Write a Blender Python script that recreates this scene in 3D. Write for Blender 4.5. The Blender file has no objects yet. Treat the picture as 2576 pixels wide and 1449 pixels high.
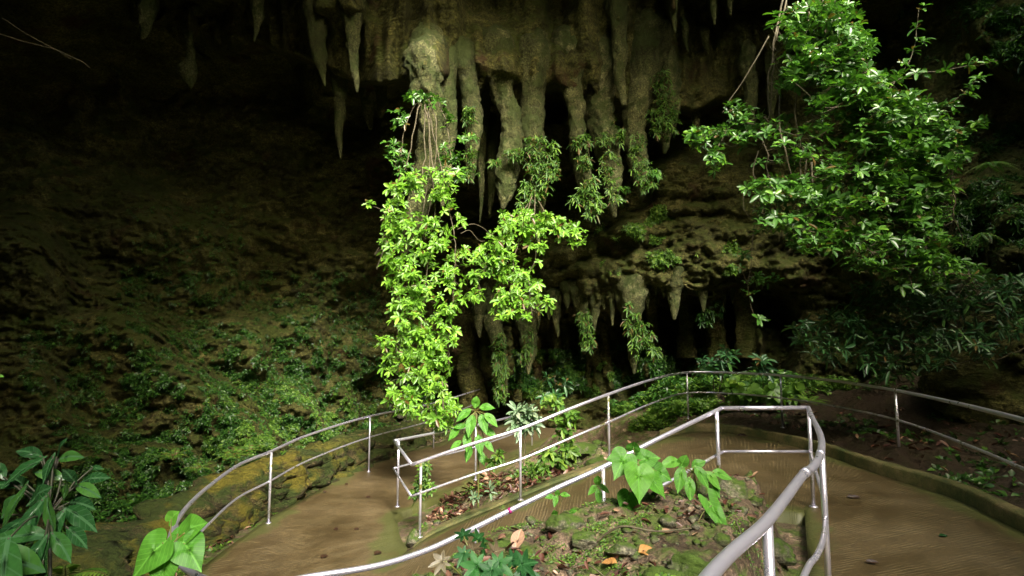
import bpy, math, random
import numpy as np
from mathutils import Vector, noise as mnoise
R = math.radians
random.seed(7)
rng = np.random.default_rng(7)
C = bpy.context.scene.collection
scn = bpy.context.scene

# ------------------------------------------------------------------ camera maths
F, CX, CY, TH, EYE = 1430.0, 1288.0, 724.5, R(5.8), 1.65
ct, st = math.cos(TH), math.sin(TH)
def ray(u, v):
    xc = (np.asarray(u, float) - CX) / F; yc = (CY - np.asarray(v, float)) / F
    return xc, ct - yc * st, st + yc * ct
def at(u, v, d):
    x, y, z = ray(u, v); t = d / y
    return np.stack(np.broadcast_arrays(x * t, y * t, EYE + z * t), -1)
def G(u, v, z):
    x, y, w = ray(u, v); t = (z - EYE) / w
    return np.array([x * t, y * t, z])

# ------------------------------------------------------------------ noise
def _h(i, j, k, s):
    n = (i * 73856093) ^ (j * 19349663) ^ (k * 83492791) ^ (s * 2654435)
    n = (n ^ (n >> 13)) * 1274126177
    n = n ^ (n >> 16)
    return (n & 0xffff) / 65535.0 * 2 - 1
def vnoise(P, s=0):
    P = np.asarray(P, float); I = np.floor(P).astype(np.int64); f = P - I
    f = f * f * f * (f * (f * 6 - 15) + 10)
    i, j, k = I[..., 0], I[..., 1], I[..., 2]; a, b, c = f[..., 0], f[..., 1], f[..., 2]
    def L(p, q, t): return p + (q - p) * t
    return L(L(L(_h(i, j, k, s), _h(i+1, j, k, s), a), L(_h(i, j+1, k, s), _h(i+1, j+1, k, s), a), b),
             L(L(_h(i, j, k+1, s), _h(i+1, j, k+1, s), a), L(_h(i, j+1, k+1, s), _h(i+1, j+1, k+1, s), a), b), c)
def fbm(P, sc=1.0, oc=4, s=0, gain=.5):
    P = np.asarray(P, float) * sc; r = 0; a = 1; t = 0
    for o in range(oc):
        r = r + a * vnoise(P + 17.3 * o, s + o); t += a; a *= gain; P = P * 2.03
    return r / t
def smooth(a, b, x):
    t = np.clip((x - a) / (b - a), 0, 1); return t * t * (3 - 2 * t)

# ------------------------------------------------------------------ mesh helpers
def mesh(name, V, Fc, mat=None, parent=None, smooth_=True, uv=None, loc=None):
    V = np.asarray(V, float)
    if parent is not None:
        V = V - np.array(parent.location)
    me = bpy.data.meshes.new(name)
    if isinstance(Fc, np.ndarray):
        n, k = Fc.shape
        me.vertices.add(len(V)); me.vertices.foreach_set('co', V.astype(np.float32).ravel())
        me.loops.add(n * k); me.loops.foreach_set('vertex_index', Fc.astype(np.int32).ravel())
        me.polygons.add(n); me.polygons.foreach_set('loop_start', (np.arange(n) * k).astype(np.int32))
        me.update(calc_edges=True); me.validate()
    else:
        me.from_pydata([tuple(p) for p in V], [], [tuple(int(i) for i in f) for f in Fc]); me.update()
    if smooth_:
        me.polygons.foreach_set('use_smooth', [True] * len(me.polygons))
    if uv is not None:
        ul = me.uv_layers.new(name='UVMap')
        li = np.empty(len(me.loops), np.int32); me.loops.foreach_get('vertex_index', li)
        ul.data.foreach_set('uv', np.asarray(uv, np.float32)[li].ravel())
    if mat: me.materials.append(mat)
    o = bpy.data.objects.new(name, me); C.objects.link(o)
    if parent is not None: o.parent = parent
    return o
def tag(o, label, cat, group=None):
    o['label'] = label; o['category'] = cat
    if group: o['group'] = group
    return o
def thing(name, loc, label, cat, group=None):
    o = bpy.data.objects.new(name, None); C.objects.link(o)
    o.location = tuple(float(c) for c in loc); o.empty_display_size = .1
    return tag(o, label, cat, group)
def struct(o, kind='structure'):
    o['kind'] = kind; return o
class MB:
    def __init__(s): s.V = []; s.F = []; s.n = 0; s.U = []
    def add(s, V, Fc, U=None):
        V = np.asarray(V, float).reshape(-1, 3); s.V.append(V)
        s.F += [tuple(int(i) + s.n for i in f) for f in Fc]; s.n += len(V)
        if U is not None: s.U.append(np.asarray(U, float))
    def build(s, name, mat, parent=None, smooth_=True):
        return mesh(name, np.concatenate(s.V), s.F, mat, parent, smooth_, uv=np.concatenate(s.U) if s.U else None)
def grid_faces(nr, nc, wrap=False):
    r = np.arange(nr - 1)[:, None]; c = np.arange(nc if wrap else nc - 1)[None, :]
    c2 = (c + 1) % nc
    a = r * nc + c; b = r * nc + c2
    return np.stack([a, b, b + nc, a + nc], -1).reshape(-1, 4)
def catmull(P, n=8, closed=False):
    P = np.asarray(P, float); out = []
    Q = np.vstack([2 * P[0] - P[1], P, 2 * P[-1] - P[-2]])
    for i in range(1, len(Q) - 2):
        p0, p1, p2, p3 = Q[i-1], Q[i], Q[i+1], Q[i+2]
        for k in range(n):
            t = k / n
            out.append(.5 * ((2*p1) + (-p0+p2)*t + (2*p0-5*p1+4*p2-p3)*t*t + (-p0+3*p1-3*p2+p3)*t**3))
    out.append(P[-1]); return np.array(out)
def tube(P, r, seg=12, caps=True):
    P = np.asarray(P, float); n = len(P); r = np.broadcast_to(np.asarray(r, float), (n,))
    T = np.gradient(P, axis=0); T /= np.linalg.norm(T, axis=1)[:, None] + 1e-9
    up = np.array([0, 0, 1.]) if abs(T[0][2]) < .9 else np.array([1., 0, 0])
    N = np.cross(T[0], up); N /= np.linalg.norm(N); Ns = []
    for t in T:
        N = N - t * np.dot(N, t); N /= np.linalg.norm(N) + 1e-9; Ns.append(N.copy())
    Ns = np.array(Ns); B = np.cross(T, Ns)
    a = np.linspace(0, 2*math.pi, seg, endpoint=False)
    V = P[:, None] + r[:, None, None] * (np.cos(a)[None, :, None] * Ns[:, None] + np.sin(a)[None, :, None] * B[:, None])
    Fs = [tuple(f) for f in grid_faces(n, seg, True)]
    if caps:
        Fs.append(tuple(range(seg))[::-1]); Fs.append(tuple((n-1)*seg + i for i in range(seg)))
    return V.reshape(-1, 3), Fs

# ------------------------------------------------------------------ materials
def nt(name):
    m = bpy.data.materials.new(name); m.use_nodes = True
    t = m.node_tree; b = t.nodes['Principled BSDF']
    return m, t, b
def N(t, ty, **kw):
    n = t.nodes.new(ty)
    for k, v in kw.items():
        if k.startswith('i_'): n.inputs[k[2:].replace('_', ' ')].default_value = v
        else: setattr(n, k, v)
    return n
def ramp(t, src, stops, interp='LINEAR'):
    r = N(t, 'ShaderNodeValToRGB'); r.color_ramp.interpolation = interp
    while len(r.color_ramp.elements) > 1: r.color_ramp.elements.remove(r.color_ramp.elements[0])
    r.color_ramp.elements[0].position = stops[0][0]; c = stops[0][1]
    r.color_ramp.elements[0].color = (*c, 1) if hasattr(c, '__len__') else (c, c, c, 1)
    for p, c in stops[1:]:
        e = r.color_ramp.elements.new(p); e.color = (*c, 1) if hasattr(c, '__len__') else (c, c, c, 1)
    t.links.new(src, r.inputs[0]); return r.outputs[0]
def mix(t, f, a, b, mode='MIX'):
    m = N(t, 'ShaderNodeMix', data_type='RGBA', blend_type=mode)
    for s, x in ((0, f), (6, a), (7, b)):
        if hasattr(x, 'links') or hasattr(x, 'is_linked'): t.links.new(x, m.inputs[s])
        else: m.inputs[s].default_value = x if s == 0 else (*x, 1)
    return m.outputs[2]
def math_(t, op, a, b=None, c=None):
    m = N(t, 'ShaderNodeMath', operation=op)
    for i, x in enumerate((a, b, c)):
        if x is None: continue
        if hasattr(x, 'is_linked'): t.links.new(x, m.inputs[i])
        else: m.inputs[i].default_value = x
    return m.outputs[0]
def noise_(t, vec, scale, detail=6, rough=.55, dist=0):
    n = N(t, 'ShaderNodeTexNoise'); n.inputs['Scale'].default_value = scale
    n.inputs['Detail'].default_value = detail; n.inputs['Roughness'].default_value = rough
    n.inputs['Distortion'].default_value = dist
    t.links.new(vec, n.inputs['Vector']); return n.outputs[0]
def coords(t, scale=None):
    g = N(t, 'ShaderNodeNewGeometry'); o = g.outputs['Position']
    if scale:
        m = N(t, 'ShaderNodeMapping'); m.inputs['Scale'].default_value = scale
        t.links.new(o, m.inputs[0]); o = m.outputs[0]
    return g, o
def bump(t, b, h, s=.5, d=.05):
    n = N(t, 'ShaderNodeBump'); n.inputs['Strength'].default_value = s; n.inputs['Distance'].default_value = d
    t.links.new(h, n.inputs['Height']); t.links.new(n.outputs[0], b.inputs['Normal'])

def rock_mat(name, dark, mid, light, moss, moss_amt=.5, sc=1.0, red=None, rough=.85, bs=.8, bd=.12, strata=2.2):
    m, t, b = nt(name)
    g, p = coords(t); _, ps = coords(t, (1, 1, strata))
    n1 = noise_(t, ps, .55 * sc, 8, .62, .3); n2 = noise_(t, ps, 3.2 * sc, 8, .65, .2); n3 = noise_(t, p, 14 * sc, 6, .7)
    c = ramp(t, n1, [(.34, dark), (.5, mid), (.66, light)])
    c2 = ramp(t, n2, [(.3, .35), (.55, 1.0), (.75, 1.5)])
    c = mix(t, .8, c, c2, 'MULTIPLY')
    c3 = ramp(t, n3, [(.34, .25), (.5, .9), (.66, 1.9)])
    c = mix(t, .85, c, c3, 'MULTIPLY')
    n4 = noise_(t, p, 40, 5, .75); c = mix(t, .4, c, ramp(t, n4, [(.38, .4), (.62, 1.6)]), 'MULTIPLY')
    if red:
        nr = noise_(t, p, .8, 4, .6); c = mix(t, ramp(t, nr, [(.58, 0.), (.68, .75)]), c, red)
    # moss settles on upward faces and in patches
    sep = N(t, 'ShaderNodeSeparateXYZ'); t.links.new(g.outputs['Normal'], sep.inputs[0])
    nm = noise_(t, p, 1.3 * sc, 8, .7)
    mv = math_(t, 'ADD', nm, math_(t, 'MULTIPLY', sep.outputs[2], .12))
    mk = ramp(t, mv, [(.6 - .2 * moss_amt, 0.), (.72 - .2 * moss_amt, 1.)])
    nm2 = noise_(t, p, 22, 4, .7)
    mc = mix(t, nm2, tuple(x * .35 for x in moss), tuple(x * 1.5 for x in moss))
    c = mix(t, mk, c, mc)
    t.links.new(c, b.inputs['Base Color'])
    b.inputs['Roughness'].default_value = rough; b.inputs['Specular IOR Level'].default_value = .25
    h = math_(t, 'ADD', math_(t, 'MULTIPLY', n2, 1.0), math_(t, 'MULTIPLY', n3, .35))
    vo = N(t, 'ShaderNodeTexVoronoi'); vo.inputs['Scale'].default_value = 5 * sc; t.links.new(ps, vo.inputs['Vector'])
    h = math_(t, 'ADD', h, math_(t, 'MULTIPLY', vo.outputs[0], -.25))
    bump(t, b, h, bs, bd)
    return m
def leaf_mat(name, ca, cb, cc=None, rough=.35, trans=.3, dead=0., veins=False, spec=.5):
    m, t, b = nt(name)
    g = N(t, 'ShaderNodeNewGeometry'); r = g.outputs['Random Per Island']
    st_ = [(0., ca), (.7, cb), (1., cc or cb)]
    if dead: st_ = [(0., (.10, .06, .015)), (dead, (.13, .09, .02)), (dead + .01, ca), (.75, cb), (1., cc or cb)]
    c = ramp(t, r, st_)
    n = noise_(t, g.outputs['Position'], 30, 3); c = mix(t, .5, c, ramp(t, n, [(.3, .6), (.7, 1.25)]), 'MULTIPLY')
    if veins:
        uvn = N(t, 'ShaderNodeUVMap'); s = N(t, 'ShaderNodeSeparateXYZ'); t.links.new(uvn.outputs[0], s.inputs[0])
        av = math_(t, 'ABSOLUTE', s.outputs[1])
        mid = math_(t, 'LESS_THAN', av, .025)
        ph = math_(t, 'FRACT', math_(t, 'MULTIPLY', math_(t, 'SUBTRACT', s.outputs[0], math_(t, 'MULTIPLY', av, .9)), 7.0))
        side = math_(t, 'LESS_THAN', math_(t, 'ABSOLUTE', math_(t, 'SUBTRACT', ph, .5)), .07)
        vv = math_(t, 'MAXIMUM', mid, math_(t, 'MULTIPLY', side, .6))
        c = mix(t, vv, c, tuple(min(1, x * 1.35 + .015) for x in cb))
        bump(t, b, math_(t, 'MULTIPLY', vv, -1.), .5, .01)
    t.links.new(c, b.inputs['Base Color'])
    b.inputs['Roughness'].default_value = rough; b.inputs['Specular IOR Level'].default_value = spec
    tr = N(t, 'ShaderNodeBsdfTranslucent')
    t.links.new(mix(t, 1., c, (1.0, 1.15, .5), 'MULTIPLY'), tr.inputs[0])
    ms = N(t, 'ShaderNodeMixShader'); ms.inputs[0].default_value = trans
    t.links.new(b.outputs[0], ms.inputs[1]); t.links.new(tr.outputs[0], ms.inputs[2])
    t.links.new(ms.outputs[0], t.nodes['Material Output'].inputs[0])
    return m
def plain(name, col, col2=None, sc=20, rough=.7, metal=0, bs=.2, bd=.01, spec=.5):
    m, t, b = nt(name); g, p = coords(t); n = noise_(t, p, sc, 6, .6)
    c = mix(t, ramp(t, n, [(.35, 0.), (.65, 1.)]), col, col2 or tuple(x * .6 for x in col))
    t.links.new(c, b.inputs['Base Color']); b.inputs['Roughness'].default_value = rough
    b.inputs['Metallic'].default_value = metal; b.inputs['Specular IOR Level'].default_value = spec
    if bs: bump(t, b, n, bs, bd)
    return m

M = {}
M['wall'] = rock_mat('cave_rock', (.032, .031, .008), (.074, .074, .018), (.145, .132, .042), (.052, .066, .010), .46, 1.2, red=(.05, .02, .01), bs=1.)
M['stal'] = rock_mat('stalactite_rock', (.040, .044, .013), (.088, .092, .033), (.175, .17, .078), (.045, .06, .014), .75, 1.7, strata=.6, bs=1.)
M['bank'] = rock_mat('border_rock', (.03, .026, .012), (.085, .068, .03), (.17, .13, .05), (.045, .065, .012), .7, 2.6, bs=1.)
M['stone'] = rock_mat('loose_stone', (.06, .055, .04), (.14, .13, .09), (.22, .2, .14), (.06, .1, .015), .75, 4, bs=.7, bd=.04)
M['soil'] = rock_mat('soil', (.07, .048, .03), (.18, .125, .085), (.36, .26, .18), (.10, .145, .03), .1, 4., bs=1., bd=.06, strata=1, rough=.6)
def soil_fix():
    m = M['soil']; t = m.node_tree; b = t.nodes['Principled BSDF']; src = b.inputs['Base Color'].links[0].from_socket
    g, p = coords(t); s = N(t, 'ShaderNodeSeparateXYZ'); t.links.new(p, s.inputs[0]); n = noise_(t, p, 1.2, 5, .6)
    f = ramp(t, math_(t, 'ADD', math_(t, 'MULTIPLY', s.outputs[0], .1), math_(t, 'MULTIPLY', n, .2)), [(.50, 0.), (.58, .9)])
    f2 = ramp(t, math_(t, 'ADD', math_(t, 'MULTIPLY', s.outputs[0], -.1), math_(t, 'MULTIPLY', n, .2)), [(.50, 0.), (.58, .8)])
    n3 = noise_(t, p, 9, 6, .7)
    c = mix(t, f, src, mix(t, n3, (.012, .008, .005), (.05, .03, .019)))  # right side: bare brown soil, darkened further in place of shade
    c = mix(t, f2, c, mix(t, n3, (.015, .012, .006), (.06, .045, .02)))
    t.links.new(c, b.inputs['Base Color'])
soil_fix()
M['stem'] = plain('stem_bark', (.12, .10, .055), (.05, .04, .02), 25)
M['darkstem'] = plain('dark_stem', (.03, .035, .015), (.02, .015, .01), 25)
M['green_stem'] = plain('green_stem', (.10, .15, .03), (.14, .10, .03), 15, rough=.5)
M['lime'] = leaf_mat('lime_leaves', (.10, .23, .025), (.19, .40, .035), (.27, .48, .05), rough=.38, trans=.35, dead=.035)
M['glossy'] = leaf_mat('glossy_leaves', (.04, .11, .02), (.07, .19, .025), (.15, .32, .03), rough=.34, trans=.25, dead=.02, spec=.5)
M['dark'] = leaf_mat('dark_leaves', (.025, .085, .03), (.04, .12, .035), (.08, .19, .04), rough=.35, trans=.2, dead=.03)
M['cover'] = leaf_mat('cover_leaves', (.02, .065, .012), (.04, .12, .018), (.09, .2, .025), rough=.35, trans=.25)
M['mossleaf'] = leaf_mat('bright_cover', (.06, .15, .02), (.12, .24, .03), (.2, .32, .04), rough=.45, trans=.3)
M['fern'] = leaf_mat('fern_fronds', (.04, .11, .015), (.085, .19, .02), (.16, .28, .03), rough=.5, trans=.3, dead=.08)
M['heart'] = leaf_mat('heart_leaf', (.055, .19, .018), (.08, .24, .022), (.1, .27, .025), rough=.5, spec=.3, trans=.3, veins=True)
M['bigdark'] = leaf_mat('big_dark_leaf', (.007, .028, .008), (.012, .048, .012), (.035, .10, .015), rough=.25, trans=.08, veins=True, spec=.2)  # dark green, albedo lowered further to stand in for corner shade
M['begonia'] = leaf_mat('begonia_leaf', (.012, .06, .018), (.02, .09, .02), (.025, .12, .02), rough=.5, spec=.25, trans=.15, veins=True)
M['redleaf'] = leaf_mat('red_begonia_leaf', (.11, .07, .045), (.13, .11, .06), (.14, .035, .035), rough=.45, trans=.2, veins=True)
M['dead'] = leaf_mat('dead_leaves', (.06, .018, .014), (.13, .055, .035), (.42, .26, .17), rough=.4, trans=.1)
M['wetleaf'] = leaf_mat('wet_dark_leaf', (.02, .012, .008), (.045, .022, .014), rough=.3, trans=.05)
M['orange'] = leaf_mat('orange_leaf', (.36, .17, .05), (.4, .2, .06), rough=.5, trans=.15, veins=True)
M['tan'] = leaf_mat('tan_leaf', (.32, .19, .12), (.34, .2, .13), rough=.55, trans=.15, veins=True)
M['pink'] = leaf_mat('pink_leaf', (.36, .23, .2), (.36, .24, .2), rough=.55, trans=.15)
M['pale'] = leaf_mat('pale_leaves', (.18, .26, .16), (.14, .24, .12), (.35, .4, .28), rough=.4, trans=.25)

def steel(name, mossy=0.):
    m, t, b = nt(name); g, p = coords(t)
    n = noise_(t, p, 5, 3, .5); n2 = noise_(t, p, 3.5, 6, .7)
    c = mix(t, n, (.86, .83, .96), (.68, .65, .78))  # lavender tint puts bluish sky reflection into the steel colour
    c = mix(t, ramp(t, n2, [(.62 - mossy, 0.), (.72 - mossy, 1.)]), c, (.13, .13, .03))
    t.links.new(c, b.inputs['Base Color'])
    t.links.new(ramp(t, n2, [(.62 - mossy, .78), (.75 - mossy, .15)]), b.inputs['Metallic'])
    t.links.new(ramp(t, n, [(.3, .26), (.7, .36)]), b.inputs['Roughness']); return m
M['steel'] = steel('steel_rail', -.2); M['steel2'] = steel('steel_post', .07)

def path_mat():
    m, t, b = nt('path_concrete'); g, p = coords(t)
    uvn = N(t, 'ShaderNodeUVMap'); mp = N(t, 'ShaderNodeMapping'); t.links.new(uvn.outputs[0], mp.inputs[0])
    mp.inputs['Scale'].default_value = (1, 1, 1)
    w = N(t, 'ShaderNodeTexWave', wave_type='BANDS', bands_direction='Y')
    w.inputs['Scale'].default_value = 6.2; w.inputs['Distortion'].default_value = 4.5; w.inputs['Detail'].default_value = 4; w.inputs['Detail Scale'].default_value = .45; w.inputs['Detail Roughness'].default_value = .6
    t.links.new(mp.outputs[0], w.inputs[0])
    mp2 = N(t, 'ShaderNodeMapping'); mp2.inputs['Scale'].default_value = (2.2, 3, 1); t.links.new(uvn.outputs[0], mp2.inputs[0])
    brk = noise_(t, mp2.outputs[0], 1.0, 4, .7, .6)
    ws = math_(t, 'MULTIPLY', w.outputs[1], ramp(t, brk, [(.38, .2), (.6, 1.)]))
    n1 = noise_(t, p, .9, 7, .65); n2 = noise_(t, p, 30, 6, .8); n3 = noise_(t, p, 7, 6, .6)
    c = ramp(t, n1, [(.30, (.070, .047, .021)), (.5, (.105, .074, .034)), (.70, (.15, .108, .052))])
    c = mix(t, .45, c, ramp(t, n3, [(.3, .6), (.7, 1.3)]), 'MULTIPLY')
    c = mix(t, .8, c, ramp(t, n2, [(.35, .45), (.6, 1.0), (.72, 2.6)]), 'MULTIPLY')
    st2 = ramp(t, ws, [(.45, 0.), (.8, 1.)])
    c = mix(t, math_(t, 'MULTIPLY', st2, .38), c, (.25, .195, .10))
    # moss creeping in from the edges
    s = N(t, 'ShaderNodeSeparateXYZ'); t.links.new(uvn.outputs[0], s.inputs[0])
    ed = math_(t, 'ABSOLUTE', math_(t, 'SUBTRACT', s.outputs[0], 1.0))
    mk = ramp(t, math_(t, 'ADD', math_(t, 'MULTIPLY', ed, .6), math_(t, 'MULTIPLY', n1, .9)), [(.92, 0.), (1.08, .75)])
    c = mix(t, mk, c, (.07, .085, .02))
    t.links.new(c, b.inputs['Base Color'])
    t.links.new(ramp(t, n1, [(.35, .3), (.65, .6)]), b.inputs['Roughness'])
    h = math_(t, 'ADD', math_(t, 'MULTIPLY', st2, .5), math_(t, 'MULTIPLY', n2, .35))
    bump(t, b, h, .7, .015); return m
M['path'] = path_mat()
def kerb_mat():
    m, t, b = nt('kerb_concrete'); g, p = coords(t)
    n1 = noise_(t, p, 2.2, 7, .65); n2 = noise_(t, p, 30, 6, .7)
    c = ramp(t, n1, [(.38, (.045, .06, .012)), (.5, (.10, .095, .028)), (.64, (.2, .15, .07))])
    c = mix(t, .7, c, ramp(t, n2, [(.3, .5), (.65, 1.3)]), 'MULTIPLY')
    t.links.new(c, b.inputs['Base Color']); b.inputs['Roughness'].default_value = .8
    bump(t, b, math_(t, 'ADD', n2, n1), .6, .03); return m
M['kerb'] = kerb_mat()

# ------------------------------------------------------------------ cave wall: a shell of real depth round the viewpoint
DP = np.array([
 (-3500,900,6),(-1500,900,3.6),(-700,900,6.3),(-300,900,8.6),(-1500,1300,3.4),(-500,1300,7),(0,700,12),(0,1000,11),(0,1250,10),(200,1250,10.5),(400,1230,11.2),(450,1000,12.5),(300,900,12.5),  # off-frame left rock drawn inward to shade the left side
 (600,1120,13),(600,900,15),(750,1050,15),(750,900,17),(850,1020,17.5),(900,900,18.5),(950,1000,20),(950,800,19.5),(1050,1000,22),(1150,1000,23.5),
 (0,400,15),(300,600,15.5),(500,700,16.5),(700,700,18.5),(850,600,18.3),(950,500,18.3),(700,450,18),(500,400,18),(200,300,16.5),(0,0,14),(300,0,14.5),
 (600,50,14.5),(500,250,17.5),(700,250,17.5),(850,150,14),(850,0,12.5),(900,300,18),(950,230,15),
 (1000,-250,12.2),(1500,-250,12.4),(1000,0,12.0),(1150,0,12.2),(1300,0,12.4),(1450,0,12.6),(1600,0,12.8),(1850,0,13.2),(1000,130,12.2),(1080,130,12.1),(1150,130,12.6),(1230,150,12.9),(1300,150,13.),(1380,150,13.2),(1450,140,13.3),(1530,140,13.4),(1600,150,13.6),(1680,150,14),(1750,130,14.4),(1880,100,14.8),
 (1000,300,17),(1130,300,18.5),(1220,330,19),(1395,260,19),(1480,350,19),(1590,350,19),(1750,300,17.5),(1000,450,18),(1200,500,20),(1400,480,19.5),(1600,480,18.5),
 (1080,190,12.6),(1180,185,13.),(1260,190,13.3),(1340,190,13.5),(1390,205,13.7),(1440,195,13.7),(1520,200,13.8),(1600,190,14.),(1390,240,18.5),(1700,200,15.4),(1820,250,17),
 (1500,520,18),(1700,470,17),(1850,450,16.5),(1700,530,17),(1600,600,16.8),(1750,620,16.2),(1450,640,17.5),(1650,690,16.3),(1850,650,16),(1400,700,18),(1300,700,19),(1150,700,20),
 (1500,735,17.3),(1200,800,21),(1350,770,19.5),(1560,715,16.8),(1760,700,16.3),
 (1200,880,24),(1300,900,24.5),(1420,850,24),(1530,850,23),(1500,790,22),(1660,800,22),(1740,780,22),(1620,760,21),(1850,800,21),(1450,950,23),(1600,950,22),(1750,930,20),(1900,850,18),
 (2000,100,15),(2000,400,15.5),(2200,200,15),(2200,600,14.5),(2000,650,15.5),(2400,200,13),(2400,600,12.5),(2576,100,11),(2576,600,10.5),(2100,850,16),(2300,850,13.5),(2450,900,10.6),(2576,900,9.4),
 (2500,960,10),(2400,1080,12),(2576,1150,11),(2300,1000,13),(2100,950,15.5),(3000,900,8),(3500,900,6.5),(4500,900,5.5),(3000,0,8.5),(4000,0,7),(2200,1150,15),
 (1300,-500,10),(600,-500,10.5),(0,-500,11),(2000,-500,10),(2600,-500,9),(-700,0,7),(-1500,0,4),(-700,-500,6.5),(3500,-500,6.5),(1300,1500,25),(600,1500,14),(1900,1500,17),(0,1600,10)], float)
_g = (DP[:, 0] > 1150) & (DP[:, 0] < 1950) & (DP[:, 1] > 745) & (DP[:, 1] < 970)
DP[_g, 2] = np.minimum(DP[_g, 2], 20.2)
def D0(u, v):
    u = np.asarray(u, float); v = np.asarray(v, float); sh = u.shape; u = u.ravel(); v = v.ravel()
    out = np.empty(len(u))
    for s in range(0, len(u), 40000):
        du = u[s:s+40000, None] - DP[:, 0]; dv = (v[s:s+40000, None] - DP[:, 1]) * 1.25
        w = 1 / (du * du + dv * dv + 160.) ** 2.1
        out[s:s+40000] = (w * DP[:, 2]).sum(1) / w.sum(1)
    return out.reshape(sh)
_lu = [600, 700, 800, 850, 900, 960, 1010, 1060, 1130, 1150, 1210, 1225, 1245, 1300, 1325, 1375, 1395, 1420, 1470, 1482, 1500, 1580, 1590, 1600, 1640, 1700, 1750, 1800, 1850, 1900, 1990]
_lv = [95, 125, 160, 185, 215, 215, 205, 215, 200, 190, 240, 200, 235, 275, 260, 220, 208, 225, 250, 215, 250, 260, 220, 250, 290, 270, 285, 255, 250, 240, 230]
_D0 = D0
def D0(u, v):
    d = _D0(u, v)
    cap = np.interp(u, [640, 800, 880, 960, 1080, 1200, 1300, 1450, 1600, 1750, 1900, 2000], [14.6, 13.7, 13.4, 13.0, 12.3, 12.9, 13.2, 13.5, 13.9, 14.5, 14.9, 15]) + (v - 120) * .0012
    rec = np.maximum(d, 16.4); lv = np.interp(u, _lu, _lv)
    k = smooth(-10, 16, v - lv); cu = smooth(560, 800, u) * smooth(1990, 1900, u)
    new = cap * (1 - k) + rec * k
    cv = smooth(-420, -250, v) * smooth(345, 300, v)
    return d + (new - d) * cu * cv
us = np.concatenate([np.linspace(-3600, -150, 70)[:-1], np.linspace(-150, 2750, 720), np.linspace(2750, 5200, 60)[1:]])
vs = np.concatenate([np.linspace(-560, -60, 50)[:-1], np.linspace(-60, 1300, 360), np.linspace(1300, 1800, 24)[1:]])
UU, VV = np.meshgrid(us, vs)
DD = D0(UU, VV)
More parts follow.
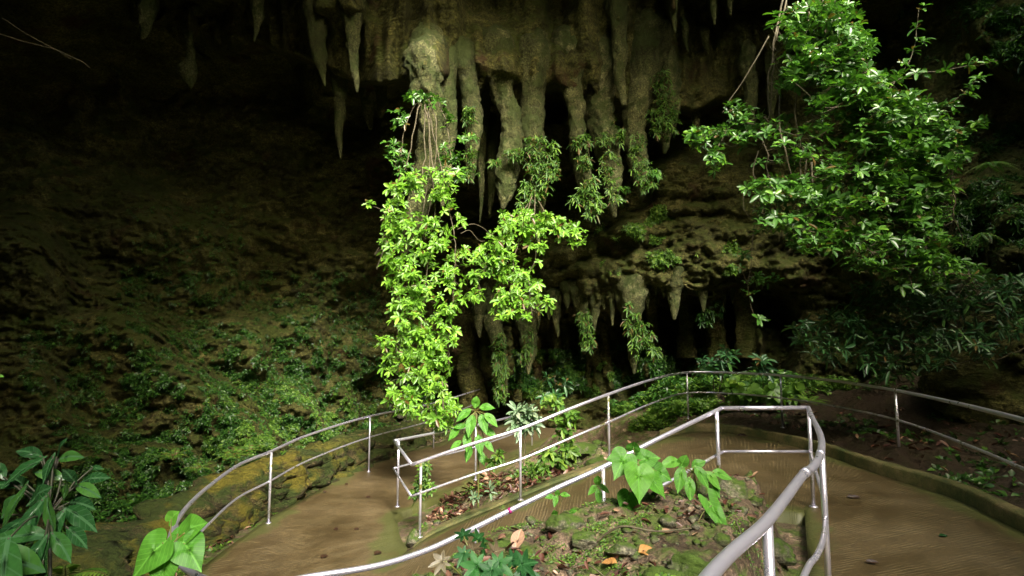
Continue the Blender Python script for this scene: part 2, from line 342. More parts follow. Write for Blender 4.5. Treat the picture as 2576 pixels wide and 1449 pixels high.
S = [
 ([(1078,150,118),(1075,250,104),(1071,350,84),(1066,450,80),(1045,540,62),(1015,640,26)], 11.75, 'thickest pale stalactite, wrapped in bare vine stems behind the lime green curtain'),
 ([(1128,140,70),(1130,250,45),(1128,350,42),(1120,450,34),(1112,520,10)], 12.6, 'mossy stalactite tucked against the right side of the thickest vine-wrapped one'),
 ([(1168,120,80),(1178,200,47),(1184,275,48),(1190,350,34),(1186,425,24),(1187,462,6)], 12.8, 'narrow stalactite with ferns on its lower half, first right of the vine-wrapped column'),
 ([(1224,170,40),(1217,300,21),(1210,390,21),(1213,475,17),(1207,560,4)], 14.6, 'very thin long grey stalactite hanging behind and reaching lowest, smooth and bare'),
 ([(1236,330,30),(1236,440,21),(1233,500,15),(1232,548,4)], 15.2, 'short thin grey stalactite beside the longest bare thin one'),
 ([(1258,140,100),(1280,250,60),(1289,325,56),(1283,400,60),(1272,475,44),(1262,527,10)], 13.2, 'thick tan stalactite, mostly bare, left one of the close middle pair'),
 ([(1338,140,100),(1338,240,57),(1344,325,50),(1349,400,58),(1351,475,58),(1349,550,44),(1356,612,8)], 13.4, 'thick mossy stalactite hung with ferns above the smaller lime vine'),
 ([(1440,120,95),(1447,225,49),(1452,300,43),(1457,375,42),(1467,450,36),(1480,525,24),(1485,550,7)], 13.7, 'stalactite to the right of the dark hollow, smooth above with leafy ferns at its end'),
 ([(1508,130,120),(1515,250,76),(1522,325,68),(1530,400,62),(1537,475,45),(1545,547,9)], 14., 'broad ragged stalactite draped in moss right of the hollow'),
 ([(1557,20,60),(1558,125,44),(1562,200,32),(1570,265,14)], 13.3, 'smooth high stalactite overlapping the front of the broad ragged one'),
 ([(1625,100,120),(1608,250,62),(1600,325,52),(1604,400,48),(1612,475,26),(1615,505,7)], 14.2, 'mossy tan stalactite beyond the thin black gap in the central row'),
 ([(1658,110,90),(1671,230,62),(1676,310,48),(1672,385,10)], 14.4, 'blunt shaggy stalactite covered with ferns at the right end of the central row'),
 ([(1748,150,50),(1751,230,26),(1752,300,19),(1755,348,6)], 15.6, 'slim single stalactite standing alone left of the leafy hanging shrub'),
 ([(1880,118,40),(1882,150,50),(1887,200,42),(1887,250,32),(1885,310,8)], 14.2, 'knobbly round-headed stalactite just left of the hanging shrub stems'),
 ([(1820,130,26),(1824,190,18),(1834,242,5)], 15.5, 'small slanting stalactite beside the knobbly round-headed one'),
 ([(1846,150,24),(1850,200,17),(1858,246,5)], 15.3, 'small stubby stalactite between slanting one and knobbly one'),
 ([(1940,90,50),(1942,200,32),(1940,316,8)], 14.6, 'dim stalactite seen through the thin hanging shrub stems'),
 ([(1795,-30,24),(1796,20,17),(1797,62,5)], 12.6, 'small stalactite cut by the top edge above the slim single one'),
 ([(1838,-30,18),(1838,10,13),(1838,38,4)], 12.8, 'tiny stalactite at top edge nearest the hanging shrub'),
 ([(1692,-20,26),(1694,30,19),(1698,82,4)], 12.7, 'small pointed stalactite at top edge over the shaggy fern-covered one'),
 ([(1718,60,22),(1722,100,15),(1731,130,4)], 13.9, 'tiny drip of rock under the small pointed top stalactite'),
 ([(1770,80,22),(1774,110,15),(1783,134,4)], 14.2, 'tiny hooked drip of rock above the slim single stalactite'),
 ([(377,-30,52),(374,50,40),(367,80,26),(357,98,7)], 12.2, 'reddish grey stalactite alone in the dark at the upper left edge'),
 ([(341,-20,24),(339,16,5)], 12.4, 'tiny stalactite tip at the top edge beside the reddish grey one'),
 ([(474,40,26),(482,140,22),(481,182,42),(481,224,5)], 14., 'dim stalactite with a swollen diamond-shaped end in the dark upper left'),
 ([(646,-30,46),(645,40,30),(642,75,18),(640,105,5)], 12.8, 'short green stalactite left of the two long ones near the top'),
 ([(795,-30,85),(797,60,46),(804,140,30),(818,217,4)], 12.9, 'long green tapering stalactite left of the crusty pale-tipped one'),
 ([(884,-30,80),(890,60,48),(892,120,37),(896,180,24),(899,233,5)], 12.3, 'long stalactite with crusty pale tip hanging from the top centre-left'),
 ([(846,150,60),(850,240,36),(855,330,25),(857,399,5)], 14.2, 'pale green stalactite hanging lowest over the bare dark wall'),
 ([(954,170,60),(958,230,30),(959,270,24),(958,294,12)], 14., 'short blunt stalactite with pale cut-off end left of the vine-wrapped column'),
 ([(930,200,50),(930,270,30),(933,325,8)], 15., 'dim short stalactite behind the blunt pale-ended one'),
]
# the roof swells forward into the root of every stalactite
for _p, _d, _l in S:
    _v = [q[1] for q in _p]; _uc = np.interp(VV, _v, [q[0] for q in _p]); _w = _p[0][2] * (1 if _p[0][2] > 60 else 1.3)
    _v0 = max(_v[0], -10); _k = smooth(_v0 - 130, _v0 + 15, VV) * smooth(_v0 + 85, _v0 + 25, VV) * np.exp(-((UU - _uc) / (.46 * _w)) ** 2)
    _t = _d - _p[0][2] / 2 * _d / F * .95
    DD = np.where(DD > _t, DD * (1 - _k) + _t * _k, DD)
Pw = at(UU, VV, DD)
Ps = Pw * np.array([1, 1, 1.45])
big = fbm(Pw, .28, 3, 11) * 1.1
mid_ = fbm(Ps, .9, 4, 23) * .42
fine = fbm(Ps, 3.2, 5, 41, .6) * .36
rid = (1 - np.abs(fbm(Ps, 1.3, 3, 57)) * 2.2) * .16
# vertical drip flutes on the roof mass above the stalactites
fl = fbm(Pw * np.array([1.6, .5, .28]), 1.0, 3, 71) * 1.0 * smooth(330, 120, VV)
fl2 = fbm(Pw * np.array([1.5, .6, .2]), 1.0, 3, 75) * 2.2 * smooth(700, 760, VV) * smooth(1010, 930, VV) * smooth(1080, 1180, UU) * smooth(2050, 1900, UU)
low = smooth(350, 700, VV)
# horizontal ledges on the rock shelf
led = np.sin(Pw[..., 2] * 7.5 + fbm(Pw, .6, 3, 88) * 5) * .13 * smooth(450, 520, VV) * smooth(740, 680, VV) * smooth(1250, 1450, UU)
capm = smooth(300, 215, VV) * smooth(560, 800, UU) * smooth(2000, 1800, UU)
DF = DD + big * (.8 - .55 * capm) + mid_ * (.5 + .5 * low - .3 * capm) + fine * (.6 + .6 * low - .35 * capm) + rid * low + fl + fl2 + led
DF = np.maximum(DF, 3.2)
Pw = at(UU, VV, DF)
struct(mesh('cave_wall', Pw.reshape(-1, 3), grid_faces(*UU.shape)[:, ::-1].copy(), M['wall']))
def dwall(u, v):
    fu = np.interp(u, us, np.arange(len(us))); fv = np.interp(v, vs, np.arange(len(vs)))
    i = np.clip(np.round(fu).astype(int), 0, len(us) - 1); j = np.clip(np.round(fv).astype(int), 0, len(vs) - 1)
    return DF[j, i]

# ------------------------------------------------------------------ unseen cave roof; sinkhole opening outlined to steer sun and shade
LIGHT_HOLE = [(3.0,-16),(4.6,-17.5),(6.2,-14),(6.3,-7.5),(9.2,-1.5),(11,4.5),(9,7.4),(4.8,7.0),(1,7.4),(-2,6.6),(-2.6,4.0),(-1.4,0),(-.2,-4),(1.8,-8.8),(2.4,-12)]
def cave_roof():
    n = 72; a = np.linspace(0, 2*math.pi, n, endpoint=False); hp = np.array(LIGHT_HOLE, float)
    hc = catmull(np.vstack([hp, hp[:1]]), 8)[:-1]; cen = hc.mean(0)
    ang = np.arctan2(hc[:, 1]-cen[1], hc[:, 0]-cen[0]); rad = np.hypot(hc[:, 1]-cen[1], hc[:, 0]-cen[0]); o = np.argsort(ang)
    r0 = np.interp(a, ang[o], rad[o], period=2*math.pi)
    rings = []
    for k, (e, z) in enumerate([(0, 13.6), (-.25, 12.6), (0.1, 11.8), (1., 11.3), (3, 11.1), (6, 11.0), (10, 10.6), (16, 9), (24, 3), (26, -3)]):
        rr = r0 + e; 
        P = np.stack([cen[0] + np.cos(a)*rr, cen[1] + np.sin(a)*rr, np.full(n, float(z))], -1)
        dd = fbm(P, .5, 4, 5)
        P[:, 2] += dd * 1.0; P[:, :2] += (fbm(P, .7, 3, 9) * .5)[:, None] * np.stack([np.cos(a), np.sin(a)], -1)
        rings.append(P)
    V = np.concatenate(rings)
    return mesh('cave_roof', V, grid_faces(len(rings), n, True), M['wall'])
struct(cave_roof())

# ------------------------------------------------------------------ path
z0 = 0.
def g3(u, v, z=0.): return G(u, v, z)
w3 = lambda x, y, z=0.: np.array([x, y, z])
LZ = -1.05
ST = [
 (w3(-1.6,-2.2), w3(1.8,-3.4)), (w3(-.4,.25), w3(3.2,0)), (w3(.45,1.55), w3(4.0,2.8)),
 (g3(2035,1449), g3(2576,1340)), (g3(2030,1360), g3(2400,1255)), (g3(2022,1278), g3(2200,1190)), (w3(2.85,5.75), g3(2075,1145)),
 (w3(2.6,5.85), g3(1950,1112)), (w3(2.25,5.85), g3(1825,1090)), (w3(1.9,5.7,-.05), g3(1735,1088)), (w3(1.4,5.45,-.2), g3(1650,1110,-.04)),
 (w3(.8,5.15,-.44), g3(1531,1168,-.2)), (w3(0,4.85,-.72), g3(1400,1215,-.44)), (w3(-.8,4.45,-.92), g3(1250,1275,-.72)), (w3(-1.5,3.9,-1.02), g3(1100,1338,-.98)),
 (w3(-2.4,3.55,LZ), w3(-1.36,7.85,LZ)), (w3(-3.2,4.3,LZ), w3(-1.42,7.98,LZ)), (w3(-3.7,5.6,LZ), w3(-1.52,8.2,LZ)),
 (g3(530,1410,LZ), w3(-1.62,8.5,LZ)), (g3(625,1340,LZ), w3(-1.72,8.9,LZ)), (g3(700,1290,LZ), w3(-1.8,9.4,LZ)), (g3(791,1240,LZ), w3(-1.4,10.3,LZ)),
 (g3(866,1195,LZ), w3(-.75,11.8,LZ)), (g3(991,1147,LZ), w3(0,13.9,-1.08)), (w3(-2.1,16.5,-1.1), w3(.7,16.4,-1.12)), (w3(-1.2,19.5,-1.15), w3(1.5,17.8,-1.15)),
 (w3(.5,22,-1.2), w3(3,18.6,-1.2)), (w3(3,23,-1.2), w3(5,19,-1.2)), (w3(7,23.3,-1.2), w3(7.5,19.3,-1.2))]
SA = catmull([a for a, b in ST], 10); SB = catmull([b for a, b in ST], 10)
nx = 22
tt = np.linspace(0, 1, nx)
PV = SA[:, None] * (1 - tt)[None, :, None] + SB[:, None] * tt[None, :, None]
cm = (SA + SB) / 2; arc = np.concatenate([[0], np.cumsum(np.linalg.norm(np.diff(cm, axis=0), axis=1))])
PV[..., 2] += fbm(PV, 1.2, 3, 3) * .015
puv = np.stack(np.broadcast_arrays(tt[None, :] * 2, arc[:, None] + 0 * tt[None, :]), -1)
# slab with a real edge
edgeA = PV[:, :1] - np.array([0, 0, .22]); edgeB = PV[:, -1:] - np.array([0, 0, .22])
PVs = np.concatenate([edgeA, PV, edgeB], 1); puvs = np.concatenate([puv[:, :1], puv, puv[:, -1:]], 1)
struct(mesh('path', PVs.reshape(-1, 3), grid_faces(PVs.shape[0], nx + 2), M['path'], uv=puvs.reshape(-1, 2)))
pathpts = PV[:, ::2].reshape(-1, 3)

# ------------------------------------------------------------------ ground
CTRL = np.array([
 (1.9,4.6,.40),(1.5,3.6,.45),(1.0,2.6,.48),(0,1.5,.5),(-.8,2.5,.3),(0,3.2,.36),(.9,4.2,.44),(1.9,5.2,.44),(1.3,4.9,.44),(.5,4.3,.38),(-.05,4.25,.28),(-.45,4.0,.06),(-.75,3.7,.0),(-.6,3.3,.1),(-.2,3.7,.22),(-.9,3.2,.05),(-1.6,2.9,-.2),(-2.5,2.3,-.5),(-3.5,3,-1.2),(-1,0,.2),
 (-1,9,-1.0),(0,9.5,-.85),(1,10.2,-.6),(2,11.5,-.35),(.5,11.5,-.9),(1.5,14,-1),(3,13,-.35),(3.5,15,-.1),(2.5,17,-1.0),(4.2,13.6,.05),(4.2,15.2,.35),(5.5,15,.6),(5,17,-.2),(7,16,.5),(3,10.9,-.02),
 (6.2,8,.1),(6.5,10.5,.2),(6,12.5,.2),(8,9,.35),(8.5,12,1.0),(6,5,.1),(6,2,.1),(9,5,.2),(7,14,.6),(5,-3,0),
 (-5,6,-1.25),(-4.7,8,-1.15),(-5.5,9,-1.5),(-5,12,-1.3),(-4.5,15,-1.2),(-7,8,-1.5),(-8,11,-1.2),(-3.5,19,-1.2),(-5,4,-1.3),(-7,4,-1.4),(-10,6,-1.4),(0,25,-1.3),(-2,22.5,-1.25),(5,26,-1),(12,12,1),(-13,12,-1)], float)
gx = np.concatenate([np.arange(-16, -6, .25), np.arange(-6, 7, .05), np.arange(7, 16, .25)])
gy = np.concatenate([np.arange(-8, 1, .25), np.arange(1, 6.5, .035), np.arange(6.5, 16, .09), np.arange(16, 28, .25)])
XX, YY = np.meshgrid(gx, gy)
def groundz(X, Y):
    sh = X.shape; x = X.ravel(); y = Y.ravel(); out = np.empty(len(x))
    for s in range(0, len(x), 4000):
        xs = x[s:s+4000, None]; ys = y[s:s+4000, None]
        w = 1 / ((xs - CTRL[:, 0])**2 + (ys - CTRL[:, 1])**2 + .02)**1.7
        zi = (w * CTRL[:, 2]).sum(1) / w.sum(1)
        d2 = (xs - pathpts[:, 0])**2 + (ys - pathpts[:, 1])**2
        k = np.argmin(d2, 1); dm = np.sqrt(d2[np.arange(len(k)), k]); pz = pathpts[k, 2]
        bedz = (x[s:s+4000] < 2.4) & (y[s:s+4000] < 5.4) & (y[s:s+4000] > .6)
        reach = np.where(bedz, .28, .8)
        f = smooth(.16, .16 + reach, dm)
        P3 = np.stack([x[s:s+4000], y[s:s+4000], 0 * zi], -1)
        nz = fbm(P3, .9, 4, 91) * .22 + fbm(P3, 4, 4, 95) * .07
        nb = fbm(P3, 5.5, 5, 97, .62) * .10 * smooth(.1, .5, dm)
        out[s:s+4000] = (pz - .10) * (1 - f) + (zi + nz * np.clip(dm, 0, 1) + nb) * f
    return out.reshape(sh)
ZZ = groundz(XX, YY)
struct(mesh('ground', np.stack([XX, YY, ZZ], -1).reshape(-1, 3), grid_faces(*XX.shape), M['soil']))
def gz(x, y):
    i = np.clip(np.searchsorted(gx, x), 1, len(gx)-1); j = np.clip(np.searchsorted(gy, y), 1, len(gy)-1)
    fx = (x - gx[i-1]) / (gx[i]-gx[i-1]); fy = (y - gy[j-1]) / (gy[j]-gy[j-1])
    return (ZZ[j-1, i-1]*(1-fx)*(1-fy) + ZZ[j-1, i]*fx*(1-fy) + ZZ[j, i-1]*(1-fx)*fy + ZZ[j, i]*fx*fy)

# kerb along the far side of the upper path and the ramp
def kerb(i0, i1, wd, hs):
    P = SB[i0:i1+1]; A = SA[i0:i1+1]
    out = P - A; out[:, 2] = 0; out /= np.linalg.norm(out, axis=1)[:, None]
    h = np.interp(np.arange(len(P)), np.linspace(0, len(P)-1, len(hs)), hs)
    prof = [(-.01, -.15, 0), (-.01, 0., .85), (.015, 0, 1.), (wd - .03, 0, 1.), (wd, 0, .85), (wd, -.25, 0)]
    rows = []
    for (o, zz, hh) in prof:
        Q = P + out * o; Q[:, 2] = P[:, 2] + zz + h * hh
        Q += (fbm(Q, 6, 3, 7) * .012)[:, None]; rows.append(Q)
    V = np.stack(rows, 1); m = len(prof)
    Fc = [tuple(f) for f in grid_faces(V.shape[0], m)] + [tuple(range(m)), tuple((V.shape[0]-1)*m + k for k in range(m))[::-1]]
    return mesh('kerb', V.reshape(-1, 3), Fc, M['kerb'])
struct(kerb(12, 99, .18, [.15, .16, .16, .15]))
struct(kerb(99, 148, .30, [.045, .05, .04, .03]))

# ------------------------------------------------------------------ railings
def rail(name, label, segs, posts, top_r, drop, couplings=None):
    """segs: list of smooth runs (each a list of points); posts: xyz tops"""
    base = posts[0][0]
    t = thing(name, (base[0], base[1], 0), label, 'railing', 'steel tube railings along the path')
    mb = MB(); mm = MB()
    for s in segs:
        P = catmull(s, 8) if len(s) > 2 else np.array(s)
        mb.add(*tube(P, top_r, 16)); Q = P - np.array([0, 0, drop]); mm.add(*tube(Q, top_r * .72, 12))
    mb.build('top_rail', M['steel'], t); mm.build('mid_rail', M['steel2'], t)
    if couplings:
        for a_, b_ in couplings:
            cb = MB(); cb.add(*tube([a_, b_], top_r + .0022, 16)); cb.build('coupling', M['steel'], t)
    for p, hh in posts:
        pb = MB(); pb.add(*tube(np.array([p - [0, 0, .01], p - [0, 0, hh * .5], p - [0, 0, hh]]), .0195, 12))
        q = p - np.array([0, 0, hh])
        pb.add(*tube(np.array([q + [0, 0, .0], q + [0, 0, .012]]), .042, 14))
        pb.build('post', M['steel2'], t)
    return t
def U(l): return [G(u, v, z) for u, v, z in l]
runA1 = [w3(-.75, -.25, 1.0), w3(-.1, .66, 1.0)] + U([(1785,1449,1.0),(1930,1310,1),(2018,1197,1),(2042,1178,1),(2060,1153,1),(2067,1120,1),(2062,1090,1),(2045,1055,1),(2033,1026,1)])
runA2 = U([(2033,1026,1), (1815,1027,.99)])
runA3 = U([(1815,1027,.99),(1650,1107,.75),(1517,1175,.54),(1400,1228,.38),(1281,1285,.22),(1141,1354,.08),(1050,1393,.02),(940,1425,0),(780,1451,0),(640,1476,0),(560,1470,0),(500,1449,0),(458,1425,0),(434,1400,0),(427,1365,0),(440,1320,0),(475,1270,0),(525,1224,0),(600,1170,0),(683,1135,0.02),(780,1093,.06),(931,1047,.12),(1092,1014,.1),(1215,977,.13)])
pA = [(G(1930,1310,1), 1.02), (G(2066,1122,1), 1.0), (G(2034,1027,1), 1.0), (G(1803,1033,.98), 1.02), (G(1517,1176,.54), 1.0), (G(1200,1325,.13), 1.), (G(443,1318,0), 1.07), (G(683,1136,.02), 1.07), (G(931,1048,.12), 1.17), (G(1092,1015,.1), 1.2), (G(1207,979,.13), 1.28)]
_ra = catmull(runA1, 8); _i1 = 8*4 + 1; _i2 = 8*6 + 2; runCat = [_ra[_i1], _ra[_i1+2], _ra[_i2], _ra[_i2+2]]
rail('handrail', 'long steel tube railing looping from the lower right foreground round the lower path bend', [runA1, runA2, runA3], pA, .0225, .45, [(runCat[0], runCat[1]), (runCat[2], runCat[3])])
def A(l): return [at(u, v, d) for u, v, d in l]
runB1 = A([(2900,1170,3.2),(2720,1105,4.0),(2576,1057,5.0),(2400,1013,6.6),(2252,982,8.5),(2100,958,9.8),(1962,944,11),(1850,938,11.9),(1727,937,12.2),(1640,955,10.7),(1530,992,9.1),(1420,1034,8.6),(1309,1079,8.4),(1180,1119,8.25),(1036,1169,8.2)])
runB2 = A([(1036,1169,8.2),(991,1109,9.3)])
runB3 = A([(991,1109,9.3),(1100,1088,10.5),(1197,1070,11.8),(1281,1050,14),(1338,1036,16.2)])
pB = [(at(2720,1105,4.0),1.0),(at(2252,982,8.5),.98),(at(1963,945,11),.98),(at(1728,937,12.2),.97),(at(1530,992,9.1),1.0),(at(1309,1079,8.4),1.0),(at(1059,1162,8.21),1.02),(at(1003,1107,9.35),1.04),(at(1197,1070,11.8),1.08),(at(1338,1036,16.2),1.02)]
rail('handrail', 'steel tube railing standing on the mossy kerb outside the upper bend and down the ramp', [runB1, runB2, runB3], pB, .0235, .43)
mk_ = MB(); mk_.add(*tube([G(1279,1286,.219), G(1286,1283,.228)], .0265, 14))
tag(mk_.build('paint_mark', plain('magenta_tape', (.35, .02, .16), (.2, .01, .1), 60)), 'small magenta band round the ramp handrail above the moss', 'tape')

# ------------------------------------------------------------------ stalactites
def stalactite(pts, d, label, ferny=0, ext=.9, blunt=False, seed=0, name='stalactite', mat='stal'):
    """pts: (u, v, width) from the roof to the tip"""
    dd = [q[3] if len(q) > 3 else d for q in pts]
    P = np.array([at(q[0], q[1], e) for q, e in zip(pts, dd)]); r = np.array([q[2] / 2 * e / F for q, e in zip(pts, dd)])
    if ext:
        P = np.vstack([P[0] + [0, .9 * ext, .8 * ext], P]); r = np.concatenate([[r[0] * .85], r]); r[1] *= .93
    X = catmull(np.hstack([P, r[:, None]]), 14); P = X[:, :3]; r = np.maximum(X[:, 3], .012)
    seg = 32; V, Fs = tube(P, r, seg, True); V = V.reshape(len(P), seg, 3)
    cen = P[:, None]; dirv = V - cen
    a1 = fbm(V * np.array([1, 1, .45]), 1.1 / max(r.mean(), .12) * .3, 3, seed) * .55
    a2 = fbm(V * np.array([1, 1, .6]), 5.5, 3, seed + 5) * .28
    a3 = fbm(V * np.array([1.3, 1.3, .8]), 13, 3, seed + 9, .65) * .26
    V = cen + dirv * (1 + a1 + a2 + a3)[..., None]
    P2 = P + np.stack([fbm(P, 1.0, 2, seed+50), fbm(P, 1.0, 2, seed+51), 0*r], -1) * r[:, None] * .5
    V = V + (P2 - P)[:, None]
    V = V.reshape(-1, 3); org = V.mean(0)
    o = mesh(name, V - org, Fs, M[mat]); o.location = tuple(org)
    return tag(o, label, 'stalactite', 'stalactites hanging in the cave')
for i, (p, d, l) in enumerate(S): stalactite(p, d, l, seed=100 + i * 13)
Gt = [
 ([(1245,770,70,19),(1256,860,38,18.5),(1261,940,38,18.5),(1262,1006,22,18.5)], 18.5, 'fern-covered stalactite column just right of lime curtain in the lower grotto'),
 ([(1325,770,70),(1328,830,46),(1330,880,36),(1330,942,6)], 18.5, 'wide pointed stalactite under the smaller lime vine in the lower grotto'),
 ([(1298,800,40),(1300,880,24),(1303,965,22),(1304,1010,20)], 20, 'thin dark column between the fern-covered column and wide pointed one'),
 ([(1172,780,90),(1176,880,48),(1180,960,52),(1184,1040,60)], 20.5, 'brown rock column behind the lime curtain at the left of the lower grotto'),
 ([(1398,745,44),(1399,790,26),(1403,848,5)], 18.3, 'small bare stalactite left of the arched opening in the lower grotto'),
 ([(1464,740,50),(1472,800,32),(1475,850,26),(1468,892,6)], 18.0, 'shaggy stalactite with hanging ferns in middle of the lower grotto'),
 ([(1493,735,34),(1494,790,19),(1496,834,4)], 17.8, 'slender stalactite right of the shaggy one in the lower grotto'),
 ([(1541,720,32),(1541,770,18),(1541,819,4)], 17.4, 'slender short stalactite left of the long fern-sided grotto one'),
 ([(1572,715,80),(1586,800,44),(1590,860,32),(1593,905,24),(1595,941,5)], 17.1, 'longest tan stalactite with ferny right side in the lower grotto'),
 ([(1518,770,24),(1522,860,18),(1528,950,26)], 20, 'thin dark column behind the two slender grotto stalactites'),
 ([(1689,690,60),(1692,735,30),(1694,770,20),(1697,805,4)], 16.6, 'pointed reddish stalactite over the black gap in the lower grotto'),
 ([(1763,690,46),(1767,740,20),(1770,786,4)], 16.8, 'small pointed stalactite right of the reddish grotto one'),
 ([(1724,715,44),(1727,800,30),(1730,900,44)], 19.4, 'dark drapery column between the two pointed right grotto stalactites'),
 ([(1803,705,60),(1808,800,40),(1812,910,50)], 18.8, 'dark drapery column right of the small pointed grotto stalactite'),
 ([(1872,700,70),(1878,800,46),(1884,900,60)], 18, 'dark drapery column at the right end of the lower grotto'),
 ([(1636,720,40),(1642,800,26),(1648,930,40)], 19.5, 'dark rock column right of the longest tan grotto stalactite'),
 ([(1412,800,30),(1420,880,24),(1426,960,46)], 21, 'dark rock column in the arched opening of the lower grotto'),
]
for q in [(1425,738,16,40,18.0,'tiny rock tooth above the shaggy middle grotto stalactite, leftmost of two'),(1446,742,14,30,17.9,'tiny rock tooth touching the shaggy middle grotto stalactite'),(1517,733,18,46,17.6,'tiny rock tooth between the two slender grotto stalactites'),(1612,722,20,50,17.0,'tiny rock tooth right of the longest tan grotto stalactite'),(1648,708,16,36,16.9,'tiny rock tooth left of pointed reddish stalactite'),(1722,700,18,44,16.8,'tiny rock tooth right of pointed reddish stalactite'),(1795,702,18,50,17.2,'tiny rock tooth at the dark right end of the grotto'),(1352,760,26,70,18.4,'small rock tooth behind the smaller lime vine'),(1205,790,24,60,18.8,'small rock tooth at left of the grotto beside the lime curtain'),(1380,752,20,52,18.3,'small rock tooth left of the small bare grotto stalactite'),(1480,736,14,34,17.9,'tiny rock tooth just left of slender grotto stalactite'),(1556,725,16,40,17.3,'tiny rock tooth close against the longest tan grotto stalactite'),(1628,712,20,64,17.2,'narrow rock tooth hanging over the gap right of the longest grotto one'),(1668,700,18,50,16.9,'narrow rock tooth near the pointed reddish stalactite'),(1745,700,16,40,16.9,'narrow rock tooth left of the small pointed right stalactite'),(1820,704,22,70,17.4,'narrow rock tooth in front of the dark drapery column at right'),(1840,705,20,60,17.4,'last small rock tooth in shade at the right of the grotto')]:
    Gt.append(([(q[0],q[1]-18,q[2]*2.0),(q[0],q[1],q[2]*1.2),(q[0]+1,q[1]+q[3]*.5,q[2]*.8),(q[0]+2,q[1]+q[3],4)], q[4], q[5]))
for i, (p, d, l) in enumerate(Gt): stalactite(p, d, l, seed=600 + i * 17, ext=.6, mat='wall' if 'dark' in l or 'brown' in l else 'stal')

# ------------------------------------------------------------------ leaves
def nrm(a): return a / (np.linalg.norm(a, axis=-1, keepdims=True) + 1e-9)
# leaf template: (t along, s across, lift)
def leaf_batch(base, dirs, nor, L, wr=.42, droop=.25, fold=.12, peak=.45):
    """many leaves: base, direction, normal (n,3), length (n,). 9 verts each."""
    n = len(base); L = np.broadcast_to(L, (n,))[:, None]
    dirs = nrm(dirs); side = nrm(np.cross(dirs, nor)); nor = nrm(np.cross(side, dirs))
    T = [(0, 0, 0), (.25, .72, 1), (.25, 0, 0), (.25, -.72, 1), (.6, .95, 1), (.6, 0, 0), (.6, -.95, 1), (.86, .66, 1), (.86, 0, 0), (.86, -.66, 1), (1, 0, 0)]
    V = np.empty((n, 11, 3))
    wv = np.broadcast_to(wr, (n,))[:, None]; dv = np.broadcast_to(droop, (n,))[:, None]
    for i, (t, s, f) in enumerate(T):
        V[:, i] = base + dirs * L * t + side * L * wv * .5 * s + nor * L * (abs(s) * fold) + np.array([0, 0, -1.]) * L * dv * t * t
    fq = [(0, 2, 1), (0, 3, 2), (1, 2, 5, 4), (2, 3, 6, 5), (4, 5, 8, 7), (5, 6, 9, 8), (7, 8, 10), (8, 9, 10)]
    tri = []
    for f in fq:
        tri.append(f[:3])
        if len(f) == 4: tri.append((f[0], f[2], f[3]))
    tri = np.array(tri); Fc = (np.arange(n)[:, None, None] * 11 + tri[None]).reshape(-1, 3)
    return V.reshape(-1, 3), Fc
def small_batch(base, dirs, nor, L, wr=.5, droop=.2):
    n = len(base); L = np.broadcast_to(L, (n,))[:, None]
    dirs = nrm(dirs); side = nrm(np.cross(dirs, nor)); nor = nrm(np.cross(side, dirs))
    T = [(0, 0), (.45, .5), (.5, 0), (.45, -.5), (1, 0)]; V = np.empty((n, 5, 3))
    for i, (t, s) in enumerate(T):
        V[:, i] = base + dirs * L * t + side * L * wr * s + nor * L * abs(s) * .2 + np.array([0, 0, -1.]) * L * droop * t * t
    tri = np.array([(0, 2, 1), (0, 3, 2), (1, 2, 4), (2, 3, 4)])
    return V.reshape(-1, 3), (np.arange(n)[:, None, None] * 5 + tri[None]).reshape(-1, 3)
def rosettes(P, L, k=6, axis=(0, -.55, .75), jit=.55, el=(0.05, .6), wr=.42, droop=.25, small=False, Lj=.3):
    n = len(P); ax = nrm(np.array(axis) + rng.normal(0, jit, (n, 3)))
    kk = rng.integers(max(2, k - 2), k + 2, n); idx = np.repeat(np.arange(n), kk); m = len(idx)
    a = nrm(np.cross(ax, np.array([.31, .11, .94]))); b = np.cross(ax, a)
    st0 = np.concatenate([[0], np.cumsum(kk)[:-1]]); loc = np.arange(m) - np.repeat(st0, kk)
    ph = rng.uniform(0, 6.28, n)[idx] + loc * 2 * np.pi / kk[idx] + rng.normal(0, .25, m)
    e = rng.uniform(*el, m)[:, None]
    rad = a[idx] * np.cos(ph)[:, None] + b[idx] * np.sin(ph)[:, None]
    d = rad * np.cos(e) + ax[idx] * np.sin(e); nor = ax[idx] * np.cos(e) - rad * np.sin(e)
    sizes = (L * rng.uniform(1 - Lj, 1 + Lj, n))[idx] * rng.uniform(.7, 1.1, m)
    if small: return small_batch(P[idx] + rad * .01, d, nor, sizes, wr, droop)
    return leaf_batch(P[idx] + rad * .01, d, nor, sizes, wr * rng.uniform(.85, 1.15, m), droop * rng.uniform(.3, 1.6, m))
def blobpts(blobs, d, dth=.35):
    out = []
    for b in blobs:
        u, v, ru, rv, n = b[:5]; dd = b[5] if len(b) > 5 else d
        a = rng.uniform(0, 6.28, n); r = np.sqrt(rng.uniform(0, 1, n)) * (1 + rng.normal(0, .08, n))
        e = rng.uniform(-1, 1, n) * dth * np.sqrt(np.clip(1.05 - r * r, 0, 1))
        out.append(at(u + ru * r * np.cos(a), v + rv * r * np.sin(a), dd + e))
    return np.concatenate(out)
